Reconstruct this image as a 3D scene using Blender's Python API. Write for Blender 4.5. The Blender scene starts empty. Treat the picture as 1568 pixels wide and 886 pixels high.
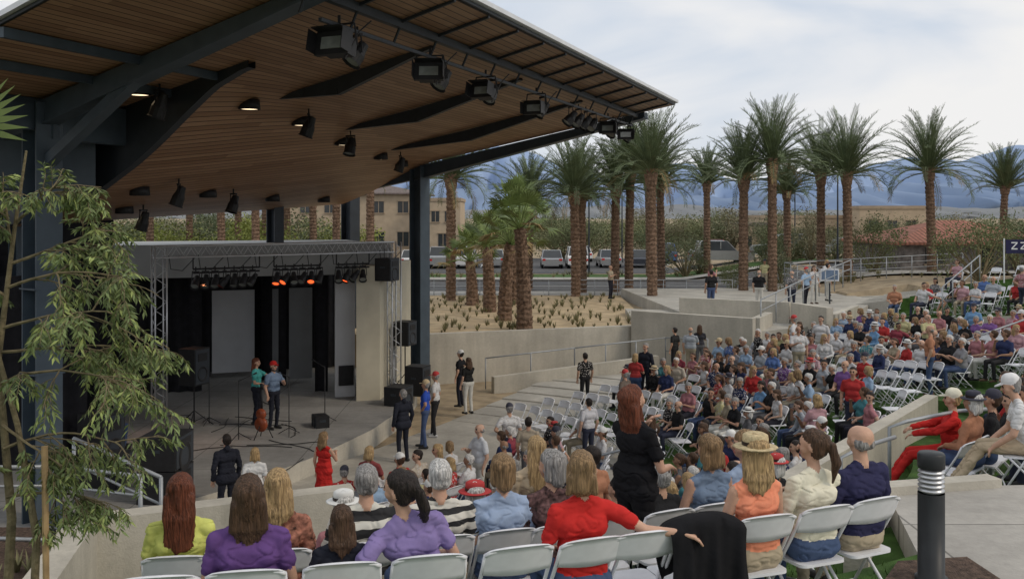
import bpy, math, random
import numpy as np
from mathutils import Vector, Matrix, noise as mnoise
random.seed(7); np.random.seed(7)
S=bpy.context.scene
COL=S.collection
# ------------------------------------------------------------------ materials
def nt(name):
    m=bpy.data.materials.new(name); m.use_nodes=True
    t=m.node_tree; b=t.nodes['Principled BSDF']
    return m,t,b
def mat(name,col,rough=.65,var=.18,scale=6,bump=0.0,bscale=None,metal=0.0,stretch=None,spec=.3):
    m,t,b=nt(name); N=t.nodes; L=t.links
    tc=N.new('ShaderNodeTexCoord'); src=tc.outputs['Object']
    if stretch:
        mp=N.new('ShaderNodeMapping'); mp.inputs['Scale'].default_value=stretch
        L.new(src,mp.inputs[0]); src=mp.outputs[0]
    n=N.new('ShaderNodeTexNoise'); n.inputs['Scale'].default_value=scale; n.inputs['Detail'].default_value=3
    L.new(src,n.inputs['Vector'])
    r=N.new('ShaderNodeValToRGB'); r.color_ramp.elements[0].position=.3; r.color_ramp.elements[1].position=.7
    r.color_ramp.elements[0].color=(*[max(0,c*(1-var)) for c in col],1)
    r.color_ramp.elements[1].color=(*[min(1,c*(1+var)) for c in col],1)
    L.new(n.outputs['Fac'],r.inputs[0]); L.new(r.outputs[0],b.inputs['Base Color'])
    b.inputs['Roughness'].default_value=rough; b.inputs['Metallic'].default_value=metal
    b.inputs['Specular IOR Level'].default_value=spec
    if bump:
        n2=N.new('ShaderNodeTexNoise'); n2.inputs['Scale'].default_value=bscale or scale*4; n2.inputs['Detail'].default_value=2
        L.new(src,n2.inputs['Vector'])
        bp=N.new('ShaderNodeBump'); bp.inputs['Strength'].default_value=bump; bp.inputs['Distance'].default_value=.02
        L.new(n2.outputs['Fac'],bp.inputs['Height']); L.new(bp.outputs[0],b.inputs['Normal'])
    return m
def emis(name,col,st):
    m,t,b=nt(name); b.inputs['Base Color'].default_value=(*col,1)
    b.inputs['Emission Color'].default_value=(*col,1); b.inputs['Emission Strength'].default_value=st
    return m
def fabric_obj(name):
    m,t,b=nt(name); N=t.nodes; L=t.links
    oi=N.new('ShaderNodeObjectInfo'); tc=N.new('ShaderNodeTexCoord')
    n=N.new('ShaderNodeTexNoise'); n.inputs['Scale'].default_value=7; n.inputs['Detail'].default_value=3
    L.new(tc.outputs['Object'],n.inputs['Vector'])
    v=N.new('ShaderNodeTexVoronoi'); v.inputs['Scale'].default_value=22
    L.new(tc.outputs['Object'],v.inputs['Vector'])
    th=N.new('ShaderNodeMath'); th.operation='LESS_THAN'; th.inputs[1].default_value=.35
    L.new(v.outputs['Distance'],th.inputs[0])
    g=N.new('ShaderNodeMath'); g.operation='GREATER_THAN'; g.inputs[1].default_value=.82
    L.new(oi.outputs['Random'],g.inputs[0])
    mu=N.new('ShaderNodeMath'); mu.operation='MULTIPLY'; L.new(th.outputs[0],mu.inputs[0]); L.new(g.outputs[0],mu.inputs[1])
    mx=N.new('ShaderNodeMix'); mx.data_type='RGBA'; L.new(mu.outputs[0],mx.inputs['Factor'])
    L.new(oi.outputs['Color'],mx.inputs['A']); mx.inputs['B'].default_value=(.5,.47,.45,1)
    hs=N.new('ShaderNodeHueSaturation'); L.new(mx.outputs['Result'],hs.inputs['Color'])
    mr=N.new('ShaderNodeMapRange'); mr.inputs['To Min'].default_value=.7; mr.inputs['To Max'].default_value=1.15
    L.new(n.outputs['Fac'],mr.inputs[0]); L.new(mr.outputs[0],hs.inputs['Value'])
    L.new(hs.outputs[0],b.inputs['Base Color']); b.inputs['Roughness'].default_value=.9; b.inputs['Specular IOR Level'].default_value=.15
    bp=N.new('ShaderNodeBump'); bp.inputs['Strength'].default_value=.8; bp.inputs['Distance'].default_value=.04
    L.new(n.outputs['Fac'],bp.inputs['Height']); L.new(bp.outputs[0],b.inputs['Normal'])
    return m
def ramp_obj(name,cols,rough=.8,mult=1.0,bump=.3,stretch=(1,1,1),scale=9):
    m,t,b=nt(name); N=t.nodes; L=t.links
    oi=N.new('ShaderNodeObjectInfo')
    a=N.new('ShaderNodeMath'); a.operation='MULTIPLY'; a.inputs[1].default_value=mult; L.new(oi.outputs['Random'],a.inputs[0])
    f=N.new('ShaderNodeMath'); f.operation='FRACT'; L.new(a.outputs[0],f.inputs[0])
    r=N.new('ShaderNodeValToRGB'); r.color_ramp.interpolation='CONSTANT'
    while len(r.color_ramp.elements)<len(cols): r.color_ramp.elements.new(.5)
    for i,c in enumerate(cols):
        r.color_ramp.elements[i].position=i/len(cols); r.color_ramp.elements[i].color=(*c,1)
    L.new(f.outputs[0],r.inputs[0])
    tc=N.new('ShaderNodeTexCoord'); mp=N.new('ShaderNodeMapping'); mp.inputs['Scale'].default_value=stretch
    L.new(tc.outputs['Object'],mp.inputs[0])
    n=N.new('ShaderNodeTexNoise'); n.inputs['Scale'].default_value=scale; L.new(mp.outputs[0],n.inputs['Vector'])
    hs=N.new('ShaderNodeHueSaturation'); L.new(r.outputs[0],hs.inputs['Color'])
    mr=N.new('ShaderNodeMapRange'); mr.inputs['To Min'].default_value=.7; mr.inputs['To Max'].default_value=1.25
    L.new(n.outputs['Fac'],mr.inputs[0]); L.new(mr.outputs[0],hs.inputs['Value']); L.new(hs.outputs[0],b.inputs['Base Color'])
    b.inputs['Roughness'].default_value=rough; b.inputs['Specular IOR Level'].default_value=.25
    bp=N.new('ShaderNodeBump'); bp.inputs['Strength'].default_value=bump; bp.inputs['Distance'].default_value=.01
    L.new(n.outputs['Fac'],bp.inputs['Height']); L.new(bp.outputs[0],b.inputs['Normal'])
    return m
def hairmat(name,c): return mat(name,c,.55,.55,6,.8,10,stretch=(14,14,1.4))
def stripes(name,c1,c2,freq,duty=.5,rough=.85):
    m,t,b=nt(name); N=t.nodes; L=t.links
    tc=N.new('ShaderNodeTexCoord'); sp=N.new('ShaderNodeSeparateXYZ'); L.new(tc.outputs['Object'],sp.inputs[0])
    n=N.new('ShaderNodeTexNoise'); n.inputs['Scale'].default_value=5; L.new(tc.outputs['Object'],n.inputs['Vector'])
    ns=N.new('ShaderNodeMath'); ns.operation='MULTIPLY'; ns.inputs[1].default_value=.07; L.new(n.outputs['Fac'],ns.inputs[0])
    ad=N.new('ShaderNodeMath'); ad.operation='ADD'; L.new(sp.outputs['Z'],ad.inputs[0]); L.new(ns.outputs[0],ad.inputs[1])
    a=N.new('ShaderNodeMath'); a.operation='MULTIPLY'; a.inputs[1].default_value=freq; L.new(ad.outputs[0],a.inputs[0])
    f=N.new('ShaderNodeMath'); f.operation='FRACT'; L.new(a.outputs[0],f.inputs[0])
    g=N.new('ShaderNodeMath'); g.operation='GREATER_THAN'; g.inputs[1].default_value=duty; L.new(f.outputs[0],g.inputs[0])
    mx=N.new('ShaderNodeMix'); mx.data_type='RGBA'; L.new(g.outputs[0],mx.inputs['Factor'])
    mx.inputs['A'].default_value=(*c1,1); mx.inputs['B'].default_value=(*c2,1)
    L.new(mx.outputs['Result'],b.inputs['Base Color']); b.inputs['Roughness'].default_value=rough
    return m
def woodslat():
    m,t,b=nt('wood_slats'); N=t.nodes; L=t.links
    uv=N.new('ShaderNodeUVMap'); sp=N.new('ShaderNodeSeparateXYZ'); L.new(uv.outputs[0],sp.inputs[0])
    a=N.new('ShaderNodeMath'); a.operation='MULTIPLY'; a.inputs[1].default_value=6.2; L.new(sp.outputs['Y'],a.inputs[0])
    f=N.new('ShaderNodeMath'); f.operation='FRACT'; L.new(a.outputs[0],f.inputs[0])
    g=N.new('ShaderNodeMath'); g.operation='LESS_THAN'; g.inputs[1].default_value=.16; L.new(f.outputs[0],g.inputs[0])
    fl=N.new('ShaderNodeMath'); fl.operation='FLOOR'; L.new(a.outputs[0],fl.inputs[0])
    fx=N.new('ShaderNodeMath'); fx.operation='MULTIPLY'; fx.inputs[1].default_value=.33; L.new(sp.outputs['X'],fx.inputs[0])
    ofs=N.new('ShaderNodeMath'); ofs.operation='MULTIPLY_ADD'; ofs.inputs[1].default_value=.37; L.new(fl.outputs[0],ofs.inputs[0]); L.new(fx.outputs[0],ofs.inputs[2])
    fl2=N.new('ShaderNodeMath'); fl2.operation='FLOOR'; L.new(ofs.outputs[0],fl2.inputs[0])
    cb=N.new('ShaderNodeCombineXYZ'); L.new(fl2.outputs[0],cb.inputs[0]); L.new(fl.outputs[0],cb.inputs[1])
    wn=N.new('ShaderNodeTexWhiteNoise'); L.new(cb.outputs[0],wn.inputs['Vector'])
    r=N.new('ShaderNodeValToRGB'); r.color_ramp.elements[0].color=(.30,.165,.09,1); r.color_ramp.elements[1].color=(.44,.265,.155,1)
    L.new(wn.outputs['Value'],r.inputs[0])
    mp=N.new('ShaderNodeMapping'); mp.inputs['Scale'].default_value=(1.2,30,1); L.new(uv.outputs[0],mp.inputs[0])
    n=N.new('ShaderNodeTexNoise'); n.inputs['Scale'].default_value=1.5; n.inputs['Detail'].default_value=4; L.new(mp.outputs[0],n.inputs['Vector'])
    hs=N.new('ShaderNodeHueSaturation'); L.new(r.outputs[0],hs.inputs['Color'])
    mr=N.new('ShaderNodeMapRange'); mr.inputs['To Min'].default_value=.7; mr.inputs['To Max'].default_value=1.2
    L.new(n.outputs['Fac'],mr.inputs[0]); L.new(mr.outputs[0],hs.inputs['Value'])
    mx=N.new('ShaderNodeMix'); mx.data_type='RGBA'; L.new(g.outputs[0],mx.inputs['Factor']); L.new(hs.outputs[0],mx.inputs['A'])
    mx.inputs['B'].default_value=(.10,.052,.03,1)
    L.new(mx.outputs['Result'],b.inputs['Base Color']); b.inputs['Roughness'].default_value=.5; b.inputs['Specular IOR Level'].default_value=.3
    return m
def concrete(name,col,joints=0):
    m=mat(name,col,.85,.16,.8,.25,40); t=m.node_tree; N=t.nodes; L=t.links
    b=N['Principled BSDF']; src=b.inputs['Base Color'].links[0].from_socket
    tc=N.new('ShaderNodeTexCoord')
    n=N.new('ShaderNodeTexNoise'); n.inputs['Scale'].default_value=14; n.inputs['Detail'].default_value=5; L.new(tc.outputs['Object'],n.inputs['Vector'])
    mr=N.new('ShaderNodeMapRange'); mr.inputs['To Min'].default_value=.82; mr.inputs['To Max'].default_value=1.12; L.new(n.outputs['Fac'],mr.inputs[0])
    mp=N.new('ShaderNodeMapping'); mp.inputs['Scale'].default_value=(3,3,.25); L.new(tc.outputs['Object'],mp.inputs[0])
    n3=N.new('ShaderNodeTexNoise'); n3.inputs['Scale'].default_value=1.5; L.new(mp.outputs[0],n3.inputs['Vector'])
    mr3=N.new('ShaderNodeMapRange'); mr3.inputs['To Min'].default_value=.8; mr3.inputs['To Max'].default_value=1.15; L.new(n3.outputs['Fac'],mr3.inputs[0])
    mm=N.new('ShaderNodeMath'); mm.operation='MULTIPLY'; L.new(mr.outputs[0],mm.inputs[0]); L.new(mr3.outputs[0],mm.inputs[1])
    val=mm.outputs[0]
    if joints:
        br=N.new('ShaderNodeTexBrick'); br.inputs['Scale'].default_value=1; br.offset=0
        br.inputs['Brick Width'].default_value=joints; br.inputs['Row Height'].default_value=joints; br.inputs['Mortar Size'].default_value=.012
        br.inputs['Color1'].default_value=(1,1,1,1); br.inputs['Color2'].default_value=(.93,.93,.93,1); br.inputs['Mortar'].default_value=(.45,.45,.45,1)
        L.new(tc.outputs['Object'],br.inputs['Vector'])
        m2=N.new('ShaderNodeMath'); m2.operation='MULTIPLY'; L.new(val,m2.inputs[0]); L.new(br.outputs['Color'],m2.inputs[1]); val=m2.outputs[0]
    hs=N.new('ShaderNodeHueSaturation'); L.new(src,hs.inputs['Color']); L.new(val,hs.inputs['Value']); L.new(hs.outputs[0],b.inputs['Base Color'])
    return m
M=dict(
 conc=concrete('concrete',(.42,.40,.355)), pave=concrete('paving',(.41,.39,.355),1.8), wall=concrete('wall_concrete',(.48,.45,.385)),
 stagefl=concrete('stage_floor',(.29,.285,.275),2.4),
 grass=mat('grass',(.055,.115,.022),.95,.4,3,.9,120), gravel=mat('desert_gravel',(.34,.27,.18),.95,.25,2,.6,60),
 sand=mat('sand',(.43,.33,.205),.95,.25,1.5,.5,50), mulch=mat('mulch',(.09,.06,.045),.95,.5,20,1,60),
 asph=mat('asphalt',(.09,.09,.092),.9,.2,2,.3,60), paint=mat('road_paint',(.75,.75,.72),.7,.08),
 steel=mat('blue_steel',(.062,.084,.108),.45,.12,3), steeld=mat('dark_steel',(.035,.042,.052),.5,.15,3),
 black=mat('black_plastic',(.018,.018,.02),.5,.2,10), drape=mat('black_drape',(.014,.014,.017),.9,.3,5),
 alu=mat('aluminium',(.55,.56,.58),.4,.08,6,metal=.7), galv=mat('galvanised_rail',(.33,.35,.37),.5,.1,6,metal=.4),
 white=mat('white_plastic',(.72,.73,.76),.42,.06,12), cream=mat('cream_wall',(.50,.46,.36),.8,.08,2,.1,30),
 greyw=mat('grey_panel',(.28,.29,.30),.8,.08,2), screen=mat('light_panel',(.55,.56,.58),.8,.05,2), hdr=mat('header_grey',(.30,.31,.31),.75,.12,1.2),
 roofm=mat('metal_roof',(.62,.64,.67),.4,.08,2,metal=.1), wood=woodslat(),
 warm=emis('warm_lamp',(1,.78,.5),2.0), dimwarm=emis('amber_lens',(1,.13,.03),1.4),
 lens=mat('glass_lens',(.22,.24,.23),.15,.3,4,spec=.8),
 trunk=mat('palm_trunk_bark',(.17,.11,.075),.95,.55,9,1.0,22,stretch=(1,1,1.4)), frond=mat('palm_frond',(.115,.15,.075),.6,.4,1.2),
 fan=mat('fan_leaf',(.145,.195,.06),.55,.45,2), deadf=mat('dead_leaf',(.26,.19,.09),.9,.3,3),
 bark=mat('bark',(.17,.14,.08),.9,.35,14,.6,40), leaf=mat('tree_leaf',(.14,.185,.07),.6,.5,5),
 shrub=ramp_obj('hazy_shrub_leaf',[(.15,.17,.08),(.19,.20,.10),(.12,.145,.075),(.21,.195,.12),(.145,.165,.09)],.8,1,.1,scale=.9),  # leaf tones lightened, distance haze painted into the colour
 ylw=mat('yellow_green_leaf',(.22,.25,.06),.7,.4,1),
 tan=mat('stucco_tan',(.44,.35,.25),.9,.1,1.5), tan2=mat('stucco_brown',(.36,.28,.2),.9,.1,1.5), tile=mat('clay_tile',(.30,.13,.09),.85,.35,6,.5,25),
 stone=mat('stone_wall',(.25,.22,.2),.9,.4,3,.6,12), glass=mat('dark_glass',(.03,.035,.04),.15,.1,2,spec=.7),
 tuft=mat('tuft_leaf',(.20,.19,.10),.9,.35,3),
)
def tilemat():
    m=M['tile']; t=m.node_tree; N=t.nodes; L=t.links; b=N['Principled BSDF']
    src=b.inputs['Base Color'].links[0].from_socket
    tc=N.new('ShaderNodeTexCoord'); w=N.new('ShaderNodeTexWave'); w.inputs['Scale'].default_value=1.1; w.inputs['Distortion'].default_value=.2
    L.new(tc.outputs['Object'],w.inputs['Vector'])
    mr=N.new('ShaderNodeMapRange'); mr.inputs['To Min'].default_value=.55; mr.inputs['To Max'].default_value=1.2; L.new(w.outputs['Fac'],mr.inputs[0])
    hs=N.new('ShaderNodeHueSaturation'); L.new(src,hs.inputs['Color']); L.new(mr.outputs[0],hs.inputs['Value']); L.new(hs.outputs[0],b.inputs['Base Color'])
tilemat()
# ------------------------------------------------------------------ mesh builder
class MB:
    def __init__(s): s.v=[];s.f=[];s.m=[]
    def add(s,vs,fs,mi=0):
        o=len(s.v); s.v.extend([tuple(x) for x in vs]); s.f.extend([tuple(i+o for i in f) for f in fs]); s.m.extend([mi]*len(fs))
    def box(s,c,sz,rz=0,mi=0,rot=None):
        R=rot if rot is not None else Matrix.Rotation(rz,3,'Z'); vs=[]
        for x in(-.5,.5):
            for y in(-.5,.5):
                for z in(-.5,.5): vs.append(Vector(c)+R@Vector((x*sz[0],y*sz[1],z*sz[2])))
        s.add(vs,[(0,1,3,2),(4,6,7,5),(0,4,5,1),(2,3,7,6),(0,2,6,4),(1,5,7,3)],mi)
    def beam(s,p0,p1,w,h,mi=0,h1=None):
        p0=Vector(p0);p1=Vector(p1);d=(p1-p0).normalized(); up=Vector((0,0,1))
        if abs(d.z)>.98: up=Vector((0,1,0))
        sd=d.cross(up).normalized(); u=sd.cross(d).normalized(); vs=[]
        for p,hh in((p0,h),(p1,h1 or h)):
            for a,b in((-1,-1),(1,-1),(1,1),(-1,1)): vs.append(p+sd*a*w/2+u*b*hh/2)
        s.add(vs,[(0,3,2,1),(4,5,6,7),(0,1,5,4),(1,2,6,5),(2,3,7,6),(3,0,4,7)],mi)
    def tube(s,pts,rs,n=8,mi=0,cap=True):
        pts=[Vector(p) for p in pts]
        if not hasattr(rs,'__len__'): rs=[rs]*len(pts)
        o=len(s.v); prev=None
        for i,p in enumerate(pts):
            d=(pts[min(i+1,len(pts)-1)]-pts[max(i-1,0)])
            d=d.normalized() if d.length>1e-9 else Vector((0,0,1))
            if prev is None:
                up=Vector((0,0,1)) if abs(d.z)<.9 else Vector((1,0,0)); a=d.cross(up).normalized()
            else:
                a=(prev-d*prev.dot(d)).normalized()
            prev=a; b=d.cross(a)
            for k in range(n):
                t=2*math.pi*k/n; s.v.append(tuple(p+(a*math.cos(t)+b*math.sin(t))*rs[i]))
        for i in range(len(pts)-1):
            for k in range(n):
                s.f.append((o+i*n+k,o+i*n+(k+1)%n,o+(i+1)*n+(k+1)%n,o+(i+1)*n+k)); s.m.append(mi)
        if cap:
            s.f.append(tuple(o+k for k in range(n))[::-1]); s.m.append(mi)
            e=o+(len(pts)-1)*n; s.f.append(tuple(e+k for k in range(n))); s.m.append(mi)
    def prism(s,poly,z0,z1,mi=0,top=None):
        n=len(poly); z1l=z1 if hasattr(z1,'__len__') else [z1]*n
        vs=[(p[0],p[1],z0) for p in poly]+[(p[0],p[1],z1l[i]) for i,p in enumerate(poly)]
        s.add(vs,[(i,(i+1)%n,n+(i+1)%n,n+i) for i in range(n)],mi)
        s.add(vs[n:],[tuple(range(n))],mi if top is None else top)
    def lathe(s,prof,c,n=20,mi=0,R=None):
        o=len(s.v); c=Vector(c)
        for r,z in prof:
            for k in range(n):
                t=2*math.pi*k/n; q=Vector((r*math.cos(t),r*math.sin(t),z))
                if R is not None: q=R@q
                s.v.append(tuple(c+q))
        for i in range(len(prof)-1):
            for k in range(n):
                s.f.append((o+i*n+k,o+i*n+(k+1)%n,o+(i+1)*n+(k+1)%n,o+(i+1)*n+k)); s.m.append(mi)
    def wall(s,pts,th,z0,z1,mi=0):
        for a,b in zip(pts[:-1],pts[1:]):
            a=Vector(a);b=Vector(b);d=(b-a).normalized();nn=Vector((-d.y,d.x))*th/2
            s.prism([a-nn,b-nn,b+nn,a+nn],z0,z1,mi)
    def mesh(s,name,mats,smooth=False):
        me=bpy.data.meshes.new(name); me.from_pydata(s.v,[],s.f); me.update()
        for m in mats: me.materials.append(m)
        me.polygons.foreach_set('material_index',s.m)
        if smooth: me.polygons.foreach_set('use_smooth',[True]*len(s.f))
        me.update(); return me
    def obj(s,name,mats,smooth=False,loc=(0,0,0),rz=0):
        return place(s.mesh(name,mats,smooth),name,loc,rz)
def place(me,name,loc=(0,0,0),rz=0,sc=1,col=None):
    o=bpy.data.objects.new(name,me); COL.objects.link(o); o.location=loc; o.rotation_euler=(0,0,rz)
    o.scale=(sc,sc,sc) if not hasattr(sc,'__len__') else sc
    if col: o.color=(*col,1)
    return o
# ------------------------------------------------------------------ camera
cam=bpy.data.cameras.new('camera'); co=bpy.data.objects.new('camera',cam); COL.objects.link(co)
co.location=(0,0,5.5); co.rotation_euler=(math.radians(90),0,0); cam.lens=35; cam.sensor_width=36
cam.shift_y=-113/1568; cam.clip_start=.1; cam.clip_end=20000; S.camera=co
# ------------------------------------------------------------------ world / sun
w=bpy.data.worlds.new('World'); S.world=w; w.use_nodes=True; T=w.node_tree; N=T.nodes; L=T.links
bg=N['Background']; out=N['World Output']
sky=N.new('ShaderNodeTexSky'); sky.sky_type='NISHITA'; sky.sun_disc=False
sky.sun_elevation=math.radians(38); sky.sun_rotation=math.radians(115); sky.dust_density=2
L.new(sky.outputs[0],bg.inputs[0]); bg.inputs[1].default_value=.14
bg2=N.new('ShaderNodeBackground'); bg2.inputs[1].default_value=.92
tc=N.new('ShaderNodeTexCoord'); mp=N.new('ShaderNodeMapping'); mp.inputs['Scale'].default_value=(1.2,1.2,5.5); mp.inputs['Rotation'].default_value=(.06,.10,.9)
L.new(tc.outputs['Generated'],mp.inputs[0])
n1=N.new('ShaderNodeTexNoise'); n1.inputs['Scale'].default_value=1.8; n1.inputs['Detail'].default_value=5; n1.inputs['Roughness'].default_value=.45; n1.inputs['Distortion'].default_value=.5
L.new(mp.outputs[0],n1.inputs['Vector'])
cr=N.new('ShaderNodeValToRGB'); cr.color_ramp.elements[0].position=.33; cr.color_ramp.elements[0].color=(.64,.73,.86,1)
cr.color_ramp.elements[1].position=.56; cr.color_ramp.elements[1].color=(.96,.955,.95,1)
e=cr.color_ramp.elements.new(.45); e.color=(.84,.87,.92,1)
L.new(n1.outputs['Fac'],cr.inputs[0]); L.new(cr.outputs[0],bg2.inputs[0])
ms=N.new('ShaderNodeMixShader')
mrr=N.new('ShaderNodeMapRange'); mrr.inputs['From Min'].default_value=.3; mrr.inputs['From Max'].default_value=.5; mrr.inputs['To Min'].default_value=.85; mrr.inputs['To Max'].default_value=1.0
L.new(n1.outputs['Fac'],mrr.inputs[0]); L.new(mrr.outputs[0],ms.inputs[0]); L.new(bg.outputs[0],ms.inputs[1]); L.new(bg2.outputs[0],ms.inputs[2]); L.new(ms.outputs[0],out.inputs[0])
sl=bpy.data.lights.new('sun','SUN'); sl.energy=1.1; sl.angle=math.radians(12); sl.color=(1,.87,.70)
so=bpy.data.objects.new('sun',sl); COL.objects.link(so)
az=math.radians(115); el=math.radians(38); sd=Vector((math.sin(az)*math.cos(el),math.cos(az)*math.cos(el),math.sin(el)))
so.rotation_euler=sd.to_track_quat('Z','Y').to_euler()
S.view_settings.view_transform='Standard'; S.view_settings.look='None'; S.view_settings.exposure=0
# ------------------------------------------------------------------ bowl terrain
CX,CY=-5.0,22.0; R0=6.9; DR=1.08
zt=[-.4,-.25,0,.35,.75,1.15,1.6,2.05,2.45,2.7]
def zrow(i,ph):
    i=max(0,i); T_=zt[i] if i<=9 else 2.7+.345*(i-9)
    kk=float(np.interp(ph,[-45,-10,20,40,50],[1,.72,.39,.22,.1]))
    z=min(-.4+kk*(T_+.4),2.7)
    e=min(max(ph/10,0),1)
    if i>=17: z+=.5*e
    if i>=22: z+=.5*e
    return z
def rphi(x,y):
    return math.hypot(x-CX,y-CY), math.degrees(math.atan2(y-CY,x-CX))
def gz(x,y):
    r,ph=rphi(x,y)
    if ph>90: ph-=360
    return zrow(int(round((r-R0)/DR)),ph)
def pol(r,ph): a=math.radians(ph); return (CX+r*math.cos(a),CY+r*math.sin(a))
mb=MB(); phs=list(np.arange(-126,64.1,2.5)); rings=[]
rings.append((.01,0))
for i in range(0,28):
    lo=R0+DR*(i-.5); hi=R0+DR*(i+.5)
    if i>0: rings.append((lo+.02,i))
    rings.append((hi-.0,i))
for r,i in rings:
    for ph in phs:
        x,y=pol(r,ph); mb.v.append((x,y,zrow(i,ph)))
npn=len(phs)
for j in range(len(rings)-1):
    same=rings[j][1]==rings[j+1][1]
    for k in range(npn-1):
        mb.f.append((j*npn+k,(j+1)*npn+k,(j+1)*npn+k+1,j*npn+k+1))
        i=rings[j+1][1]
        if i<=1 or phs[k]>42: mi=1
        else: mi=0
        mb.m.append(mi)
mb.obj('amphitheatre_seating_terraces',[M['grass'],M['conc']])
xs=np.concatenate([[-6000,-2500,-1000,-400,-200,-100],np.arange(-60,61,1.5),[100,200,400,1000,2500,6000]])
ys=np.concatenate([[-1500,-400,-120,-50],np.arange(-20,121,1.5),[160,250,500,1200,3000,7000]])
def H(x,y):
    r,ph=rphi(x,y)
    if ph>90: ph-=360
    if r<34.5:
        if -124<ph<60: return -1.6
        if y<44: return -.5
    e=min(max((x-12)/8,0),1)*min(max((y-36)/8,0),1)
    return 1.0+1.2*e*(1 if y<85 else max(0,1-(y-85)/30))
mb=MB()
for y in ys:
    for x in xs: mb.v.append((x,y,H(x,y)))
nx=len(xs)
for j in range(len(ys)-1):
    for k in range(nx-1): mb.f.append((j*nx+k,j*nx+k+1,(j+1)*nx+k+1,(j+1)*nx+k)); mb.m.append(0)
mb.obj('ground',[M['gravel']])
def strip(name,x0,x1,y0,y1,dz,m,step=3):
    mb=MB(); X=np.arange(x0,x1+.1,step); 
    for x in X:
        for y in(y0,(y0+y1)/2,y1): mb.v.append((x,y,H(x,y)+dz))
    for k in range(len(X)-1):
        for q in(0,1): mb.f.append((k*3+q,(k+1)*3+q,(k+1)*3+q+1,k*3+q+1)); mb.m.append(0)
    return mb.obj(name,[m])
strip('road',-60,60,58,68,.03,M['asph']); strip('sidewalk',-60,60,54.6,57.6,.14,M['pave'])
strip('sidewalk',-60,60,68.4,70.4,.14,M['pave']); strip('road_centre_line',-60,60,62.9,63.05,.04,M['paint'])
strip('parking_lot',-30,30,77,104,.03,M['asph']); strip('lawn_strip',-60,60,71,75.5,.05,M['grass'])
mb=MB()
for k in range(22): 
    x=-27+k*2.7; mb.box((x,88,H(x,88)+.045),(.12,5,.004))
mb.obj('parking_bay_markings',[M['paint']])
mb=MB(); mb.prism([(-3.4,35.45),(5.2,38.5),(5.6,44),(5.8,53.5),(-16,53.5),(-16,39)],-.6,1.2); mb.obj('sandy_planter_bed',[M['sand']])
mb=MB(); mb.prism([(4.7,37.9),(8.5,35.1),(11.0,36.8),(11,41),(5,44)],-.6,1.4)
mb.prism([(6.9,40.3),(10.6,38.1),(11.3,35.8),(13.4,39.4),(16.8,46),(17,54),(5.9,54)],-.6,1.56); mb.obj('concrete_terrace',[M['conc']])
mb=MB(); mb.wall([(-3.4,35.3),(5.2,38.35)],.3,-.6,1.30); mb.wall([(5.2,38.35),(5.35,43)],.3,-.6,1.302); mb.obj('planter_retaining_wall',[M['wall']])
mb=MB(); mb.wall([(4.6,37.85),(8.5,34.95)],.28,-.6,1.9); mb.wall([(8.6,35.1),(9.6,37.2)],.28,-.6,1.898); mb.obj('terrace_retaining_wall',[M['wall']])
mb=MB(); mb.wall([(6.8,40.2),(10.6,37.95)],.28,-.6,2.2); mb.wall([(10.7,37.8),(11.4,35.7)],.28,-.6,2.197); mb.wall([(11.5,35.8),(13.6,39.4)],.25,-.6,1.95); mb.obj('terrace_retaining_wall',[M['wall']])
mb=MB(); mb.prism([(-.6,33.6),(5.3,35.9),(5.2,36.1),(-.7,33.8)],-.5,[.05,.45,.45,.05]); mb.obj('ramp_kerb_wall',[M['wall']])
mb=MB()
for k in range(5):
    x=-.2+k*1.35; y=33.73+(x+.6)*.39; mb.box((x,y-.0,.0+.03*k),(.14,.03,.09),.37)
mb.obj('step_lights',[M['warm']])
def arcwall(name,r,p0,p1,z0,z1,th=.3,step=3):
    mb=MB(); ps=list(np.arange(p0,p1+.01,step)); a=[pol(r-th/2,p) for p in ps]+[pol(r+th/2,p) for p in ps[::-1]]
    n=len(ps)
    for i in range(n-1):
        q=[a[i],a[i+1],a[2*n-2-i],a[2*n-1-i]][::-1]
        zz=[(z1(p) if callable(z1) else z1) for p in (ps[i],ps[i+1],ps[i+1],ps[i])][::-1]
        mb.prism(q,z0,zz)
    mb.obj(name,[M['wall']])
arcwall('upper_terrace_wall',24.75,14,39,-.5,lambda p:zrow(17,p)+.12)
arcwall('upper_terrace_wall',30.1,10,36,-.5,lambda p:zrow(22,p)+.35)
mb=MB(); mb.prism([(3.55,13.1),(9.2,21.5),(9.0,21.65),(3.3,13.25)],-.2,[1.92,1.62,1.62,1.92]); 
mb.obj('aisle_wall',[M['wall']])
mb=MB(); mb.prism([(2.75,5.0),(3.3,8.0),(3.75,9.9),(4.9,10.3),(12,10.6),(14,4),(14,-3),(2.6,-3)],1.4,2.712); mb.obj('upper_walkway_paving',[M['pave']])
mb=MB(); mb.wall([(3.7,10.0),(5.0,10.32)],.22,1.3,2.80); mb.wall([(2.9,8.4),(3.62,10.1)],.2,1.3,2.797); mb.obj('low_wall',[M['wall']])
mb=MB(); mb.prism([(2.5,7.05),(3.0,7.1),(3.75,7.3),(3.7,8.1),(3.1,8.0)],2.5,2.73); mb.obj('mulch_bed',[M['mulch']])
mb=MB(); mb.wall([(1.3,5.6),(2.9,7.35)],.1,2.5,2.78); mb.obj('lawn_edging',[M['tan2']])
mb=MB(); mb.prism([(-4.75,9.2),(-5.35,12.1),(-5.0,12.1),(-4.4,9.2)],-.4,1.86)
mb.prism([(-5.35,12.1),(-2.2,13.55),(-2.1,13.25),(-5.25,11.78)][::-1],-.4,1.863); mb.obj('left_retaining_wall',[M['wall']])
mb=MB(); mb.prism([(-16,7),(-4.9,7),(-5.5,12.3),(-6.5,13.6),(-16,13.6)],-.4,1.25); mb.obj('left_planter_bed',[M['mulch']])
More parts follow.
